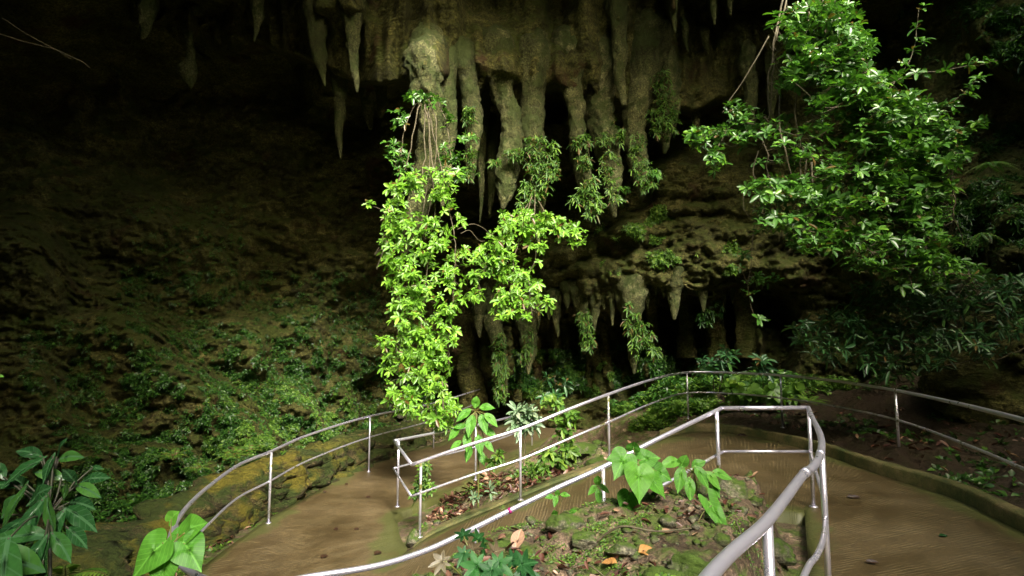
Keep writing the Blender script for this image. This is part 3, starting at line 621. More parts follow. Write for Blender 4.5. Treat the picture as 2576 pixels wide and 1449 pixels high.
def twigs(A_, B_, r=.006, sag=.15, seg=3, n=5):
    m = len(A_); t = np.linspace(0, 1, n); P = A_[:, None] * (1 - t)[None, :, None] + B_[:, None] * t[None, :, None]
    ln = np.linalg.norm(B_ - A_, axis=1)
    P = P + (np.sin(t * np.pi)[None, :, None]) * (rng.normal(0, .12, (m, 1, 3)) + np.array([0, 0, -sag])) * ln[:, None, None]
    T = nrm(np.gradient(P, axis=1)); N1 = nrm(np.cross(T, np.array([.2, .97, .1]))); B1 = np.cross(T, N1)
    a = np.linspace(0, 2*np.pi, seg, endpoint=False); rr = (np.broadcast_to(r, (m,))[:, None] * np.linspace(1, .6, n)[None])[:, :, None, None]
    V = P[:, :, None] + rr * (np.cos(a)[None, None, :, None] * N1[:, :, None] + np.sin(a)[None, None, :, None] * B1[:, :, None])
    g = grid_faces(n, seg, True); Fc = (np.arange(m)[:, None, None] * n * seg + g[None]).reshape(-1, 4)
    return V.reshape(-1, 3), Fc
def cat(lst):
    V = []; Fc = []; n = 0
    for v, f in lst:
        V.append(v); Fc.append(np.asarray(f) + n); n += len(v)
    return np.concatenate(V), np.concatenate(Fc)
def main_stem(pts, r0, r1, wob=.05, seg=6, n=10):
    P = catmull(np.array(pts), n); k = len(P)
    P = P + np.stack([fbm(P, 1.7, 3, 31), fbm(P, 1.7, 3, 37), fbm(P, 1.7, 3, 43)], -1) * wob
    return P, tube(P, np.linspace(r0, r1, k), seg)
def plant(name, label, cat_, blobs, d, L, mat, stems=(), k=6, dth=.35, wr=.42, droop=.25, small=False, axis=(0, -.55, .75), jit=.55, el=(.05, .6), tw=.5, twr=.005, stemmat='stem', group=None, base=None, wob=.06, extra=None, Lj=.3, stemw=(.014, .006), dens=1., gap=None):
    if not isinstance(blobs, np.ndarray): blobs = [(*b[:4], int(math.ceil(b[4] * dens)), *b[5:]) for b in blobs]
    P = blobpts(blobs, d, dth) if not isinstance(blobs, np.ndarray) else blobs
    if gap is not None: P = P[fbm(P, 1.9, 3, 77) > gap]
    b0 = base if base is not None else P.mean(0)
    t = thing(name, b0, label, cat_, group)
    V, Fc = rosettes(P, L, k, axis, jit, el, wr, droop, small, Lj)
    mesh('foliage', V, Fc, M[mat], t)
    sb = []; samples = []
    mbs = MB()
    for s in stems:
        pts = np.array([at(*q) for q in s]) if not isinstance(s, np.ndarray) else s
        Pc, tb = main_stem(pts, *stemw, wob=wob); samples.append(Pc); mbs.add(*tb)
    if samples and tw > 0:
        Sm = np.concatenate(samples); sel = rng.random(len(P)) < tw; Q = P[sel]
        if len(Q):
            d2 = ((Q[:, None] - Sm[None]) ** 2).sum(-1) + np.clip(Q[:, None, 2] - Sm[None, :, 2] + .05, 0, 9) ** 2 * 2
            j = np.argmin(d2, 1); v, f = twigs(Sm[j], Q, twr); mbs.add(v, f)
    if mbs.n: mbs.build('stems', M[stemmat], t)
    return t

# --- central lime green curtain
vineA = [(1010,470,40,25,14),(1060,455,40,30,16),(1105,445,35,35,10),(1000,540,42,40,24),(1090,520,60,45,34),(1140,560,28,40,14),(985,610,30,40,14),(1080,600,60,50,34),(1060,690,70,55,52),(1150,670,35,50,20),
  (1000,700,38,45,16),(1045,790,75,50,56),(1135,760,35,40,16),(1030,860,78,45,54),(1110,850,40,40,16),(1000,930,45,40,24),(1080,920,60,45,34),(1010,1000,38,38,18),(1090,990,45,40,22),(1045,1035,25,25,7),(1105,1055,32,28,12),(1140,1020,18,25,5),(1175,640,25,30,6),(990,660,30,20,5),(1115,470,40,40,10)]
VA = plant('hanging_vine', 'dense curtain of lime green leaves hanging from the thickest stalactite down to the handrail', 'hanging vine', vineA, 10.6, .128, 'lime', dens=1.45, gap=-.3,
  stems=[[(1075,240,10.9),(1062,360,10.8),(1045,520,10.7),(1010,700,10.6),(1000,860,10.6),(1015,1010,10.6)], [(1080,240,10.9),(1078,380,10.8),(1090,560,10.6),(1075,740,10.6),(1060,900,10.6),(1100,1050,10.6)],
         [(1068,250,10.9),(1100,400,10.8),(1140,560,10.7),(1150,680,10.6),(1130,820,10.6),(1120,960,10.6)], [(1060,250,10.9),(1040,330,10.8),(1000,480,10.8),(975,600,10.7),(960,680,10.6)],
         [(1084,240,10.9),(1095,330,10.8),(1082,470,10.8),(1070,600,10.7)],[(1066,240,10.9),(1076,330,10.8),(1066,470,10.8),(1056,600,10.7)]],
  k=7, dth=.4, tw=.35, group='hanging vines', wr=.40, wob=.12, axis=(0, -.8, .6))
plant('hanging_vine', 'sparse dark green leaves on both flanks of thickest stalactite, above the lime curtain', 'hanging vine',
  [(1005,300,22,25,12),(1050,245,38,12,14),(1095,255,25,15,9),(1000,390,28,28,18),(1010,425,24,18,10),(1130,390,26,35,20),(1140,440,24,24,12),(1125,300,12,25,5),(1170,345,20,12,6),(1160,440,18,15,6),(985,360,14,20,6)], 10.9, .13, 'glossy',
  stems=[[(1060,235,11),(1025,300,10.9),(1005,400,10.9)], [(1085,235,11),(1120,300,10.9),(1140,430,10.9)]], k=6, dth=.2, tw=.4, group='hanging vines')
plant('hanging_vine', 'smaller lime green vine hanging in open air right of the long curtain', 'hanging vine',
  [(1300,560,60,30,30),(1370,560,45,25,20),(1420,575,35,18,12),(1455,600,20,25,7),(1260,600,40,30,20),(1340,600,40,30,16),(1230,650,40,30,20),(1290,660,55,40,34),(1345,690,32,40,16),(1300,730,60,40,34),(1270,780,30,28,12),(1330,780,35,25,14),(1375,760,25,20,7),(1210,700,22,25,6),(1195,740,18,25,7),(1350,800,15,15,3)], 11.6, .138, 'lime', dens=1.35, gap=-.3,
  stems=[[(1345,480,12.8),(1320,560,12),(1290,650,11.6),(1280,780,11.6)], [(1350,480,12.8),(1345,600,11.8),(1330,700,11.6),(1340,790,11.6)], [(1350,500,12.8),(1400,570,11.7),(1465,615,11.6)], [(1345,500,12.8),(1260,600,11.7),(1205,720,11.6)]],
  k=7, dth=.35, tw=.45, group='hanging vines', wr=.40, wob=.12, axis=(0, -.8, .6))
plant('vine_sprig', 'single sprig of lime leaves sticking out left of the long curtain', 'vine sprig', [(929,515,7,5,3)], 10.6, .13, 'lime', stems=[[(985,560,10.6),(955,525,10.6),(929,516,10.6)]], k=7, dth=.03, tw=0, group=None, stemw=(.006, .003))
plant('vine_sprig', 'few lime leaves hanging lowest, beside the sapling on the railing', 'vine sprig', [(1110,1060,25,14,4),(1135,1035,16,14,3)], 10.3, .15, 'lime', stems=[[(1110,960,10.5),(1115,1020,10.4),(1112,1062,10.3)]], k=7, dth=.1, tw=.5)
# wiry loops of bare vine
def wire(name, label, pts, r=.006, mat='stem', par=None):
    if par is not None:
        P, tb = main_stem([at(*q) for q in pts], r, r * .6, .04, 5); return mesh('tendril', tb[0], tb[1], M[mat], par)
    P, tb = main_stem([at(*q) for q in pts], r, r * .6, .04, 5); o = mesh(name, tb[0], tb[1], M[mat]); return tag(o, label, 'vine stem', 'bare vine stems')
wire('vine_stem', 'thin reddish vine looping between the lime curtain and smaller vine', [(1150,580,11.2),(1190,563,11.3),(1215,570,11.4),(1230,585,11.5),(1245,600,11.6)], .007, par=VA)
wire('vine_stem', 'second reddish vine strand crossing under the longest bare stalactite', [(1160,590,11.2),(1185,580,11.3),(1205,605,11.4),(1225,600,11.5),(1260,570,11.6)], .006, par=VA)
wire('vine_stem', 'reddish tendril curling left of the lime curtain', [(985,560,10.6),(955,620,10.5),(945,640,10.5),(965,625,10.5),(950,680,10.5)], .005, par=VA)
wire('dead_branch', 'bare pale twig in the dark at the far upper left', [(-20,85,6),(60,105,6.1),(140,125,6.2),(200,150,6.3),(226,172,6.3)], .004)
wire('dead_branch', 'second bare pale twig crossing the first at upper left', [(5,50,6),(60,85,6.1),(140,125,6.2),(180,148,6.2)], .003)
wire('dead_branch', 'long leaning dead branch running down to the left arm of the hanging shrub', [(1935,90,8.2),(1900,150,8.3),(1870,200,8.4),(1835,250,8.5),(1815,285,8.5)], .012)

# --- ferns and leaf tufts on the stalactites
def tuft(label, blobs, d, L=.11, mat='fern', k=7, **kw):
    return plant('fern_clump', label, 'fern clump', blobs, d, L, mat, k=k, dth=.12, tw=0, group='fern clumps on the stalactites', wr=kw.pop('wr', .26), droop=kw.pop('droop', .6), **kw)
tuft('ferns on narrow stalactite nearest the long lime curtain', [(1182,290,16,20,26),(1188,345,20,12,16),(1184,390,14,20,16),(1186,430,20,18,18)], 12.4)
tuft('ferns hanging thickly on the right of the middle pair of stalactites', [(1345,370,34,26,44),(1360,420,36,26,44),(1385,400,20,45,34),(1350,470,42,26,44),(1395,440,12,22,12),(1330,500,34,24,24),(1300,390,22,14,14)], 12.8, L=.13)
tuft('small leafy tuft on left edge of the middle tan stalactite', [(1245,405,12,12,12),(1292,385,26,10,16)], 12.7)
tuft('leafy ferns round the end of the stalactite right of the hollow', [(1462,355,26,16,34),(1468,410,18,24,22),(1482,470,20,28,34),(1495,510,20,26,30),(1455,505,22,14,12),(1485,540,12,10,6)], 13.3, L=.14)
tuft('green moss ferns down the broad ragged stalactite', [(1525,350,26,20,26),(1535,410,22,30,30),(1520,440,20,22,18),(1545,470,16,24,18),(1555,330,14,30,18),(1550,500,18,14,12)], 13.5)
tuft('ferns on the mossy stalactite past the thin black gap', [(1605,360,22,22,28),(1615,420,22,28,30),(1625,460,24,24,28),(1595,390,14,24,12)], 13.7)
tuft('shaggy ferns covering the blunt stalactite at the end of the row', [(1660,210,30,30,34),(1680,260,30,34,44),(1665,320,26,30,38),(1695,310,16,28,18),(1650,280,20,30,20)], 13.9)
tuft('isolated leafy sprigs below the end of the central row', [(1660,440,14,10,7),(1570,475,14,8,5),(1565,505,12,10,6),(1630,440,20,20,10)], 13.7, mat='glossy', wr=.4)
tuft('ferns down the long column at the left of the grotto', [(1256,870,16,30,34),(1260,930,16,34,44),(1262,985,16,24,30),(1245,910,8,30,10)], 18.1, L=.15)
tuft('ferns at side of the wide pointed grotto stalactite', [(1332,860,16,30,24),(1315,900,16,20,14)], 18.1, L=.14)
tuft('ferns hanging from the shaggy middle grotto stalactite', [(1472,820,16,24,30),(1478,860,14,22,26),(1465,790,16,16,14)], 17.6, L=.15)
tuft('ferns down the right side of the longest grotto stalactite', [(1590,800,18,40,34),(1620,840,26,34,44),(1640,880,20,22,20),(1598,870,10,40,14)], 16.7, L=.15)
tuft('dim fern on the dark right grotto column', [(1778,800,22,30,22),(1800,770,14,22,10)], 17.4, L=.15, mat='cover')

# --- hanging shrub at right
shr = [(2060,30,70,35,40),(2120,60,55,50,40),(2010,90,45,40,26),(2080,130,85,45,60),(2160,110,45,40,26),(2030,190,60,40,36),(2130,190,80,45,60),(2200,230,60,45,44),(2110,260,80,40,50),(2220,290,80,45,60),(2290,270,55,40,36),(2180,340,80,45,56),(2290,350,80,50,62),(2350,310,40,35,18),
  (2370,400,55,45,40),(2250,420,80,45,56),(2130,430,70,40,30),(2330,470,80,45,56),(2020,480,60,35,34),(1950,480,55,35,30),(2080,530,70,40,40),(1990,560,60,35,32),(2200,500,70,45,40),(2310,540,75,45,50),(2100,610,70,35,36),(2200,590,70,45,40),(2030,610,45,30,16),(2320,610,65,40,38),(2260,660,75,35,36),(2370,670,55,35,26),(2440,690,45,25,18),(2160,660,50,25,14),(2320,710,60,25,16),(1965,60,30,40,8),(1985,180,35,50,12),(1955,330,35,40,10),(1925,430,40,40,12),(1990,390,45,40,14),(2060,350,50,50,16),(1925,560,40,40,10)]
HS = plant('hanging_shrub', 'huge glossy green shrub cascading down the right side of the cave mouth', 'shrub', shr, 8.0, .118, 'glossy', dens=2.5, gap=-.30,
  stems=[[(2035,-60,8.2),(2030,50,8.1),(2035,150,8),(2028,300,7.9),(2010,420,7.9),(2015,560,7.9)], [(2050,-60,8.1),(2070,60,8.0),(2110,200,8),(2180,330,8),(2260,480,7.9),(2340,640,7.9)],
         [(1970,-40,8.4),(1955,80,8.3),(1935,180,8.3),(1940,260,8.3),(1915,330,8.3),(1935,430,8.2),(1960,560,8.1)], [(1985,-40,8.5),(1960,70,8.4),(1945,140,8.4),(1950,260,8.4),(1975,380,8.3),(2020,460,8.2)],
         [(2060,-40,8.2),(2150,120,8.1),(2280,260,8),(2380,420,7.8),(2400,560,7.8)], [(2030,420,7.9),(2080,540,7.9),(2200,640,7.9),(2330,690,7.8),(2450,700,7.7)], [(1920,290,8.3),(1990,360,8.1),(2080,420,8),(2200,440,8)]],
  k=6, dth=.7, tw=.55, twr=.006, wr=.44, wob=.15, axis=(0, -.35, .95), jit=.5, stemw=(.016, .006), Lj=.4)
plant('shrub_branch', 'leafy arm of the shrub reaching left in front of slim stalactite', 'branch', [(1850,280,30,25,18),(1890,300,35,25,18),(1780,345,45,22,26),(1830,330,40,20,20),(1800,395,24,25,16),(1750,355,20,35,12),(1870,345,30,25,12),(1795,425,10,12,4)], 8.4, .11, 'glossy',
  stems=[[(1935,330,8.3),(1880,310,8.4),(1820,330,8.4),(1745,355,8.4)], [(1830,325,8.4),(1805,380,8.4),(1796,430,8.4)]], k=6, dth=.25, tw=.6, axis=(0, -.4, .9), jit=.5, group='outlying branches of the hanging shrub')
plant('shrub_branch', 'thin upright shoot with few bright leaves rising right of the shrub', 'branch', [(2320,20,10,8,2),(2310,60,8,22,3),(2315,105,16,8,4),(2300,130,14,10,3),(2280,160,14,10,3),(2265,190,14,8,3)], 7.8, .12, 'glossy', stems=[[(2200,280,7.9),(2265,190,7.8),(2300,120,7.8),(2312,60,7.8),(2320,15,7.8)]], k=4, dth=.05, tw=0, axis=(0, -.4, .9), jit=.5, stemw=(.007, .003), group='outlying branches of the hanging shrub')
plant('shrub_branch', 'long shoot stretching to the right across the black background', 'branch', [(2270,200,14,8,3),(2320,182,16,6,4),(2365,178,14,6,3),(2430,160,18,6,3),(2465,155,14,5,2),(2500,152,12,5,2)], 7.6, .12, 'glossy', stems=[[(2200,240,7.9),(2290,188,7.7),(2400,170,7.6),(2510,152,7.6)]], k=4, dth=.05, tw=0, axis=(0, -.4, .9), jit=.5, stemw=(.007, .003), group='outlying branches of the hanging shrub')
plant('shrub_branch', 'loose leaves on shoots off the right flank of the shrub', 'branch', [(2390,270,18,10,5),(2440,230,22,14,6),(2455,200,16,8,4),(2380,320,26,22,8),(2440,318,22,12,5),(2475,308,14,6,3),(2420,400,22,20,7),(2400,345,24,16,6)], 7.6, .125, 'glossy', stems=[[(2280,330,7.8),(2360,290,7.7),(2455,205,7.6)], [(2300,400,7.8),(2400,340,7.7),(2480,306,7.6)]], k=5, dth=.1, tw=.4, axis=(0, -.4, .9), jit=.5, stemw=(.007, .003), group='outlying branches of the hanging shrub')
plant('shrub_branch', 'straggling shoot of leaves dangling below the left of the shrub', 'branch', [(1870,632,16,12,5),(1885,705,14,8,3),(1910,700,25,12,6),(1945,705,22,8,4),(1885,735,20,10,4),(1860,675,8,5,1),(1912,800,14,8,3),(1890,470,16,20,5)], 8.3, .11, 'glossy', stems=[[(1900,560,8.2),(1888,640,8.3),(1884,720,8.3),(1905,800,8.3)], [(1884,720,8.3),(1862,672,8.3)]], k=5, dth=.1, tw=.4, stemw=(.006, .003), group='outlying branches of the hanging shrub')
for i, q in enumerate([[(1965,235,8.2),(1960,330,8.1),(1985,420,8.1),(2005,500,8)], [(2030,170,8.0),(2000,260,8),(2005,330,8),(2025,400,8),(2020,480,8)], [(1905,380,8.3),(1895,430,8.3),(1905,470,8.3),(1893,540,8.3)], [(1985,300,8.2),(1970,340,8.2),(1995,370,8.2),(1975,420,8.2)]]):
    wire('vine_stem', ['brown woody stem twisting down left side of the hanging shrub', 'pale woody stem dropping through the open gap of the hanging shrub', 'thin dark stem dangling left of the hanging shrub', 'crooked pale stem crossing gap among shrub stems'][i], q, .016 if i < 2 else .009, par=HS)

# --- darker fine-leaved shrub, lower right
lr = [(2200,740,60,30,40),(2280,770,70,40,60),(2380,760,70,40,60),(2480,740,70,40,60),(2540,800,50,50,50),(2120,800,60,25,30),(2040,830,50,30,26),(2200,840,80,35,56),(2320,850,80,35,56),(2430,850,60,35,40),(2100,880,50,35,26),(2200,900,60,30,30),(2330,900,60,30,30),(2050,870,30,25,10),(2240,940,40,15,10),(2480,880,50,25,20),(2540,720,50,30,30)]
plant('leafy_shrub', 'dark narrow-leaved twiggy shrub leaning over the outer railing at right', 'shrub', lr, 8.8, .15, 'dark', dens=1.6,
  stems=[[(2560,860,9.2),(2400,880,9),(2250,900,8.8),(2100,890,8.8),(1990,880,8.7)], [(2600,800,9.2),(2450,790,9),(2300,780,8.8),(2200,760,8.7)], [(2600,830,9.2),(2420,830,9),(2250,840,8.8),(2080,810,8.8)], [(2600,840,9.2),(2500,760,9),(2400,720,8.8)], [(2250,960,9.2),(2180,900,9),(2100,840,8.8),(2020,800,8.8)], [(2600,880,9),(2480,900,8.8),(2350,930,8.7)], [(2540,780,9),(2420,720,8.6)]],
  k=4, dth=.6, tw=.8, twr=.004, wr=.27, droop=.3, axis=(0, -.3, .9), jit=.7, stemw=(.012, .004), wob=.15)
plant('leafy_sapling', 'blue-green slender sapling above the railing, left of the narrow-leaved shrub', 'sapling', [(1780,915,22,20,9),(1830,900,20,25,9),(1810,930,30,15,8),(1760,930,12,12,4)], 13.6, .24, 'dark', stems=[[(1800,990,13.8),(1795,940,13.7),(1780,905,13.6)], [(1810,980,13.8),(1825,930,13.7),(1832,885,13.6)]], k=5, dth=.2, tw=.5, wr=.3, group='saplings on the green bank')
plant('leafy_sapling', 'blue-green rosette sapling directly over a railing post near the middle of the bend', 'sapling', [(1920,912,12,14,6),(1918,930,18,10,4)], 13, .26, 'dark', stems=[[(1922,990,13.2),(1920,950,13.1),(1918,905,13)]], k=6, dth=.1, tw=.4, wr=.26, group='saplings on the green bank')
plant('leafy_sapling', 'dark leafy sapling before the grotto, left of the green bank', 'sapling', [(1395,950,22,10,5),(1372,958,12,6,3),(1410,965,16,10,4),(1385,1000,22,14,7)], 12.4, .2, 'dark', stems=[[(1400,1120,12.6),(1398,1030,12.5),(1395,950,12.4)]], k=5, dth=.1, tw=.5, wr=.36, group='saplings on the green bank')

# --- plants on the rock walls (uncountable cover)
def wall_cover(label, n, regions, L, mat, thr=.05, k=5, sc=1.1, wr=.5, name='wall_plants', lift=.03, droop=.3):
    U_ = []; V_ = []
    for (u0, u1, v0, v1, w) in regions:
        m = int(n * w); U_.append(rng.uniform(u0, u1, m)); V_.append(rng.uniform(v0, v1, m))
    u = np.concatenate(U_); v = np.concatenate(V_); P = at(u, v, dwall(u, v))
    msk = fbm(P, sc, 4, 301) > thr
    P = P[msk] * 1.0; P[:, 1] -= lift + rng.uniform(0, .08, len(P))
    V, Fc = rosettes(P, L, k, (0, -.6, .7), .6, (0, .7), wr, droop, True)
    o = mesh(name, V, Fc, M[mat]); o['kind'] = 'stuff'; tag(o, label, 'wall plants'); return o
wall_cover('small dark leafy plants carpeting the sloping left rock wall', 36000, [(60,900,800,1250,.42),(300,960,680,1000,.22),(500,1000,900,1120,.2),(330,620,520,800,.05),(200,560,1100,1260,.16)], .065, 'cover', .02, sc=3.4)
wall_cover('brighter creeping plants low on the left wall beside the railing', 24000, [(520,950,960,1140,.6),(600,900,1040,1150,.4)], .06, 'mossleaf', .12, sc=2.2)
wall_cover('ferns and leaves clinging to the dark rock at far right', 9000, [(2420,2620,0,500,.4),(2380,2620,500,800,.25),(2200,2500,0,160,.15),(2430,2620,900,1150,.1)], .13, 'cover', .1, wr=.3)
wall_cover('green tufts on the rock shelf above the lower grotto', 6000, [(1500,1850,560,690,.6),(1620,1700,520,600,.2),(1300,1500,880,1000,.4),(1420,1560,900,1000,.3)], .10, 'mossleaf', .2, sc=1.4)
wall_cover('leafy growth round the foot of the grotto columns', 9000, [(1540,1800,860,960,.5),(1280,1560,880,980,.4),(1000,1250,950,1010,.1)], .14, 'cover', .0, sc=1.)

# --- ground plants
def ground_cover(name, label, n, polys, L, mat, thr=0., k=5, small=True, wr=.5, sc=1.5, seed=401, catg='ground plants', up=.0, droop=.3):
    Ps_ = []
    for (x0, x1, y0, y1, w) in polys:
        m = int(n * w); x = rng.uniform(x0, x1, m); y = rng.uniform(y0, y1, m); Ps_.append(np.stack([x, y, 0*x], -1))
    P = np.concatenate(Ps_); P = P[fbm(P, sc, 4, seed) > thr]
    d2 = np.full(len(P), 9.)
    for s in range(0, len(P), 3000):
        d2[s:s+3000] = (((P[s:s+3000, None, :2] - pathpts[None, :, :2]) ** 2).sum(-1)).min(1)
    P = P[d2 > .2 ** 2]; P[:, 2] = gz(P[:, 0], P[:, 1]) + .01 + up * rng.random(len(P))
    V, Fc = rosettes(P, L, k, (0, -.2, 1), .35, (.1, .9), wr, droop, small)
    o = mesh(name, V, Fc, M[mat]); o['kind'] = 'stuff'; tag(o, label, catg); return o
ground_cover('bank_plants', 'thick bright green undergrowth on the bank beyond the bend', 7000, [(2.6,6.5,13.2,16.5,.8),(3,8,13.2,14.6,.3)], .11, 'mossleaf', -.25, up=.25)
ground_cover('bank_weeds', 'taller dark weeds mixed into the bank beyond the bend', 2500, [(2.6,7.5,13.6,16.5,1)], .15, 'cover', -.1, up=.35)
ground_cover('bed_moss_plants', 'tiny bright moss-like plants over the near planting bed', 14000, [(-1,2.3,1.5,5.3,1)], .022, 'mossleaf', .2, sc=3.2, seed=431)
ground_cover('border_weeds', 'small weeds along the foot of the left border', 6500, [(-5.2,-3.7,6,15,.4),(-6,-2.6,2.6,6.5,.6)], .07, 'mossleaf', .05)
ground_cover('left_undergrowth', 'dark undergrowth between the left border and cave wall', 9000, [(-8.5,-4.6,6,13,.7),(-6,-3.2,12,20,.3)], .1, 'cover', -.1, up=.15)
ground_cover('island_weeds', 'small weeds in the narrow island between the two path levels', 900, [(-1.4,2.5,8.4,12.5,1)], .09, 'mossleaf', .12, seed=477)
ground_cover('right_weeds', 'sparse dark weeds on soil behind right kerb', 900, [(5.2,9,6,13,1)], .12, 'cover', .12, seed=487)

# --- fallen leaves
def litter(name, label, n, polys, L, seed, thr=-.1, mat='dead'):
    Ps_ = []
    for (x0, x1, y0, y1, w) in polys:
        m = int(n * w); x = rng.uniform(x0, x1, m); y = rng.uniform(y0, y1, m); Ps_.append(np.stack([x, y, 0*x], -1))
    P = np.concatenate(Ps_); P = P[fbm(P, 1.8, 3, seed) > thr]
    d2 = np.concatenate([(((P[s:s+3000, None, :2] - pathpts[None, :, :2]) ** 2).sum(-1)).min(1) for s in range(0, len(P), 3000)])
    P = P[d2 > .2 ** 2]; P[:, 2] = gz(P[:, 0], P[:, 1]) + rng.uniform(.01, .035, len(P)); m = len(P)
    a = rng.uniform(0, 6.28, m); d = np.stack([np.cos(a), np.sin(a), rng.normal(0, .3, m)], -1)
    V, Fc = leaf_batch(P, d, np.array([0, 0, 1.]) + rng.normal(0, .45, (m, 3)), L * rng.uniform(.5, 1.4, m), rng.uniform(.35, .6, m), rng.uniform(-.4, .25, m), .2)
    o = mesh(name, V, Fc, M[mat]); o['kind'] = 'stuff'; tag(o, label, 'fallen leaves'); return o
litter('leaf_litter', 'wet red-brown fallen leaves in the island between the ramps', 2000, [(-1.3,2.2,8.2,10.8,1)], .12, 511, -.15)
litter('leaf_litter', 'dark curled fallen leaves scattered over the near planting bed', 1000, [(-.5,2.2,1.8,5.3,1)], .06, 521, .0)
litter('leaf_litter', 'brown fallen leaves strewn on dark soil behind the kerb', 400, [(5,8.5,7,13,1)], .12, 531, 0)
litter('leaf_litter', 'brown leaf debris along the foot of left stone border', 250, [(-4.3,-3.8,5,12,1)], .09, 541, -.1)

# --- broad leaves made one by one
HALF = {'lance': [(0,0),(.1,.06),(.3,.15),(.55,.18),(.75,.12),(.9,.04),(1,0)],
 'heart': [(0,0),(-.13,.12),(-.13,.28),(0,.42),(.2,.48),(.42,.42),(.65,.27),(.85,.1),(1,0)],
 'ovate': [(0,0),(.08,.1),(.22,.21),(.42,.27),(.62,.24),(.8,.15),(.93,.05),(1,0)],
 'arrow': [(0,0),(-.18,.06),(-.34,.15),(-.3,.24),(-.1,.27),(.2,.24),(.5,.17),(.78,.08),(1,0)]}
def outline(kind, n=36):
    if kind in HALF:
        H = np.array(HALF[kind], float); c = catmull(H, 3)
        return np.vstack([c, (c * [1, -1])[-2:0:-1]])
    a = np.linspace(-np.pi, np.pi, 84, endpoint=False)
    fr = np.mod(a * 7 / (2 * np.pi) + .5, 1); lob = 1 - np.abs(2 * fr - 1)
    r = (.3 + .36 * lob ** 1.1) * (.62 + .38 * np.cos(a * .5) ** 1.0)
    r *= 1 + .05 * np.sin(a * 42)
    return np.stack([.35 + r * np.cos(a), r * np.sin(a)], -1)
def broad(mb, base, d, nor, L, kind='heart', cup=.12, droop=.25, w=1.):
    o = outline(kind); o[:, 1] *= w; cen = np.array([.32, 0.]); n = len(o)
    rings = [cen + (o - cen) * s for s in (.02, .35, .7, 1.)]; U2 = np.concatenate(rings)
    d = nrm(np.array(d, float)); sd = nrm(np.cross(d, np.array(nor, float))); nn = nrm(np.cross(sd, d))
    x, y = U2[:, 0], U2[:, 1]
    wob = np.sin(x * 9 + base[0] * 7) * .02 + np.sin(np.arctan2(y, x - .32) * 6 + base[2] * 9) * .025 * np.hypot(x - .32, y)
    hgt = cup * np.abs(y) * 1.2 - cup * y * y + wob
    if kind == 'heart': y = y * 1.12
    V = np.array(base) + L * (x[:, None] * d + y[:, None] * sd + hgt[:, None] * nn + (droop * np.clip(x, 0, 2) ** 2)[:, None] * np.array([0, 0, -1.]))
    Fc = [tuple(f) for f in grid_faces(4, n, True)] + [tuple(range(n))]
    mb.add(V, Fc, np.stack([x, y], -1))
def broad_plant(name, label, catg, root, leaves, mat, kind='heart', group=None, petr=.006, smat='green_stem', hub=None):
    """leaves: (u, v, d, length, dir(x,y,z), normal) with (u,v,d) the leaf centre"""
    t = thing(name, root, label, catg, group); mb = MB(); sb = MB()
    hubp = np.array(hub if hub is not None else root, float)
    if hub is not None: sb.add(*tube(catmull([np.array(root), (np.array(root)+hubp)/2 + [.02, 0, 0], hubp], 6), np.linspace(petr*1.6, petr, 13), 6))
    for lf in leaves:
        u, v, dd, L, dr, no = lf[:6]; kd = lf[6] if len(lf) > 6 else kind
        c = at(u, v, dd); dr = nrm(np.array(dr, float)); b = c - dr * L * .42
        broad(mb, b, dr, no, L, kd)
        m = (hubp + b) / 2 + np.array([0, 0, .05 * np.linalg.norm(b - hubp)])
        sb.add(*tube(catmull([hubp, m, b + dr * .02], 6), petr * .7, 5))
    mb.build('leaves', M[mat], t); sb.build('stems', M[smat], t); return t
def groot(u, v, d):
    p = at(u, v, d); p[2] = gz(p[0], p[1]); return p
fn = (0, -.75, .65)
broad_plant('heart_leaf_plant', 'plant with large bright green heart-shaped leaves at the top of the near bed', 'plant', groot(1600,1300,4.5),
  [(1594,1120,4.5,0.104,(.1,-.3,.9),(-0.11,-.75,0.30)),(1563,1163,4.4,0.192,(-.5,-.3,-.6),(0.22,-.75,0.86)),(1632,1150,4.5,0.168,(.8,-.1,.3),(0.11,-.75,0.63)),(1607,1205,4.3,0.216,(-.1,-.4,-.9),(0.22,-.75,0.86)),(1648,1215,4.4,0.176,(.7,-.3,-.7),(0.33,-.75,0.97)),(1578,1262,4.4,0.160,(-.3,-.3,-.8),(-0.33,-.75,0.63)),(1665,1190,4.5,0.144,(.9,0,-.3),(0.11,-.75,0.30)),(1545,1150,4.6,0.120,(-.8,0,.1),(-0.33,-.75,0.63))], 'heart', hub=at(1603,1165,4.5))
broad_plant('broad_leaf_plant', 'oval-leaved bright green plant right of the big heart-leaved plant', 'plant', groot(1745,1260,4.7),
  [(1690,1160,4.7,.19,(-.9,-.2,.1),fn,'ovate'),(1718,1160,4.7,.17,(.2,-.1,.7),fn,'ovate'),(1712,1195,4.6,.18,(-.3,-.3,-.7),fn,'ovate'),(1735,1220,4.6,.16,(-.1,-.4,-.8),fn,'ovate'),(1762,1190,4.6,.17,(.4,-.3,-.6),fn,'ovate'),(1790,1200,4.6,.15,(.6,-.3,-.6),fn,'ovate'),(1812,1190,4.7,.16,(.9,-.1,-.1),fn,'ovate'),(1745,1270,4.6,.14,(-.1,-.3,-.9),fn,'ovate'),(1800,1230,4.6,.1,(.4,-.3,-.7),fn,'ovate'),(1755,1165,4.7,.15,(.6,0,.5),fn,'ovate')], 'heart', hub=at(1745,1190,4.7))
broad_plant('arrow_leaf_plant', 'drooping arrow-shaped green leaf on a pale stalk in the near bed', 'plant', groot(1755,1330,4.0),
  [(1808,1300,4.0,.24,(.45,-.3,-.85),(0,-.8,.5),'arrow'),(1778,1285,4.1,.12,(-.2,-.2,.6),fn,'arrow')], 'heart')
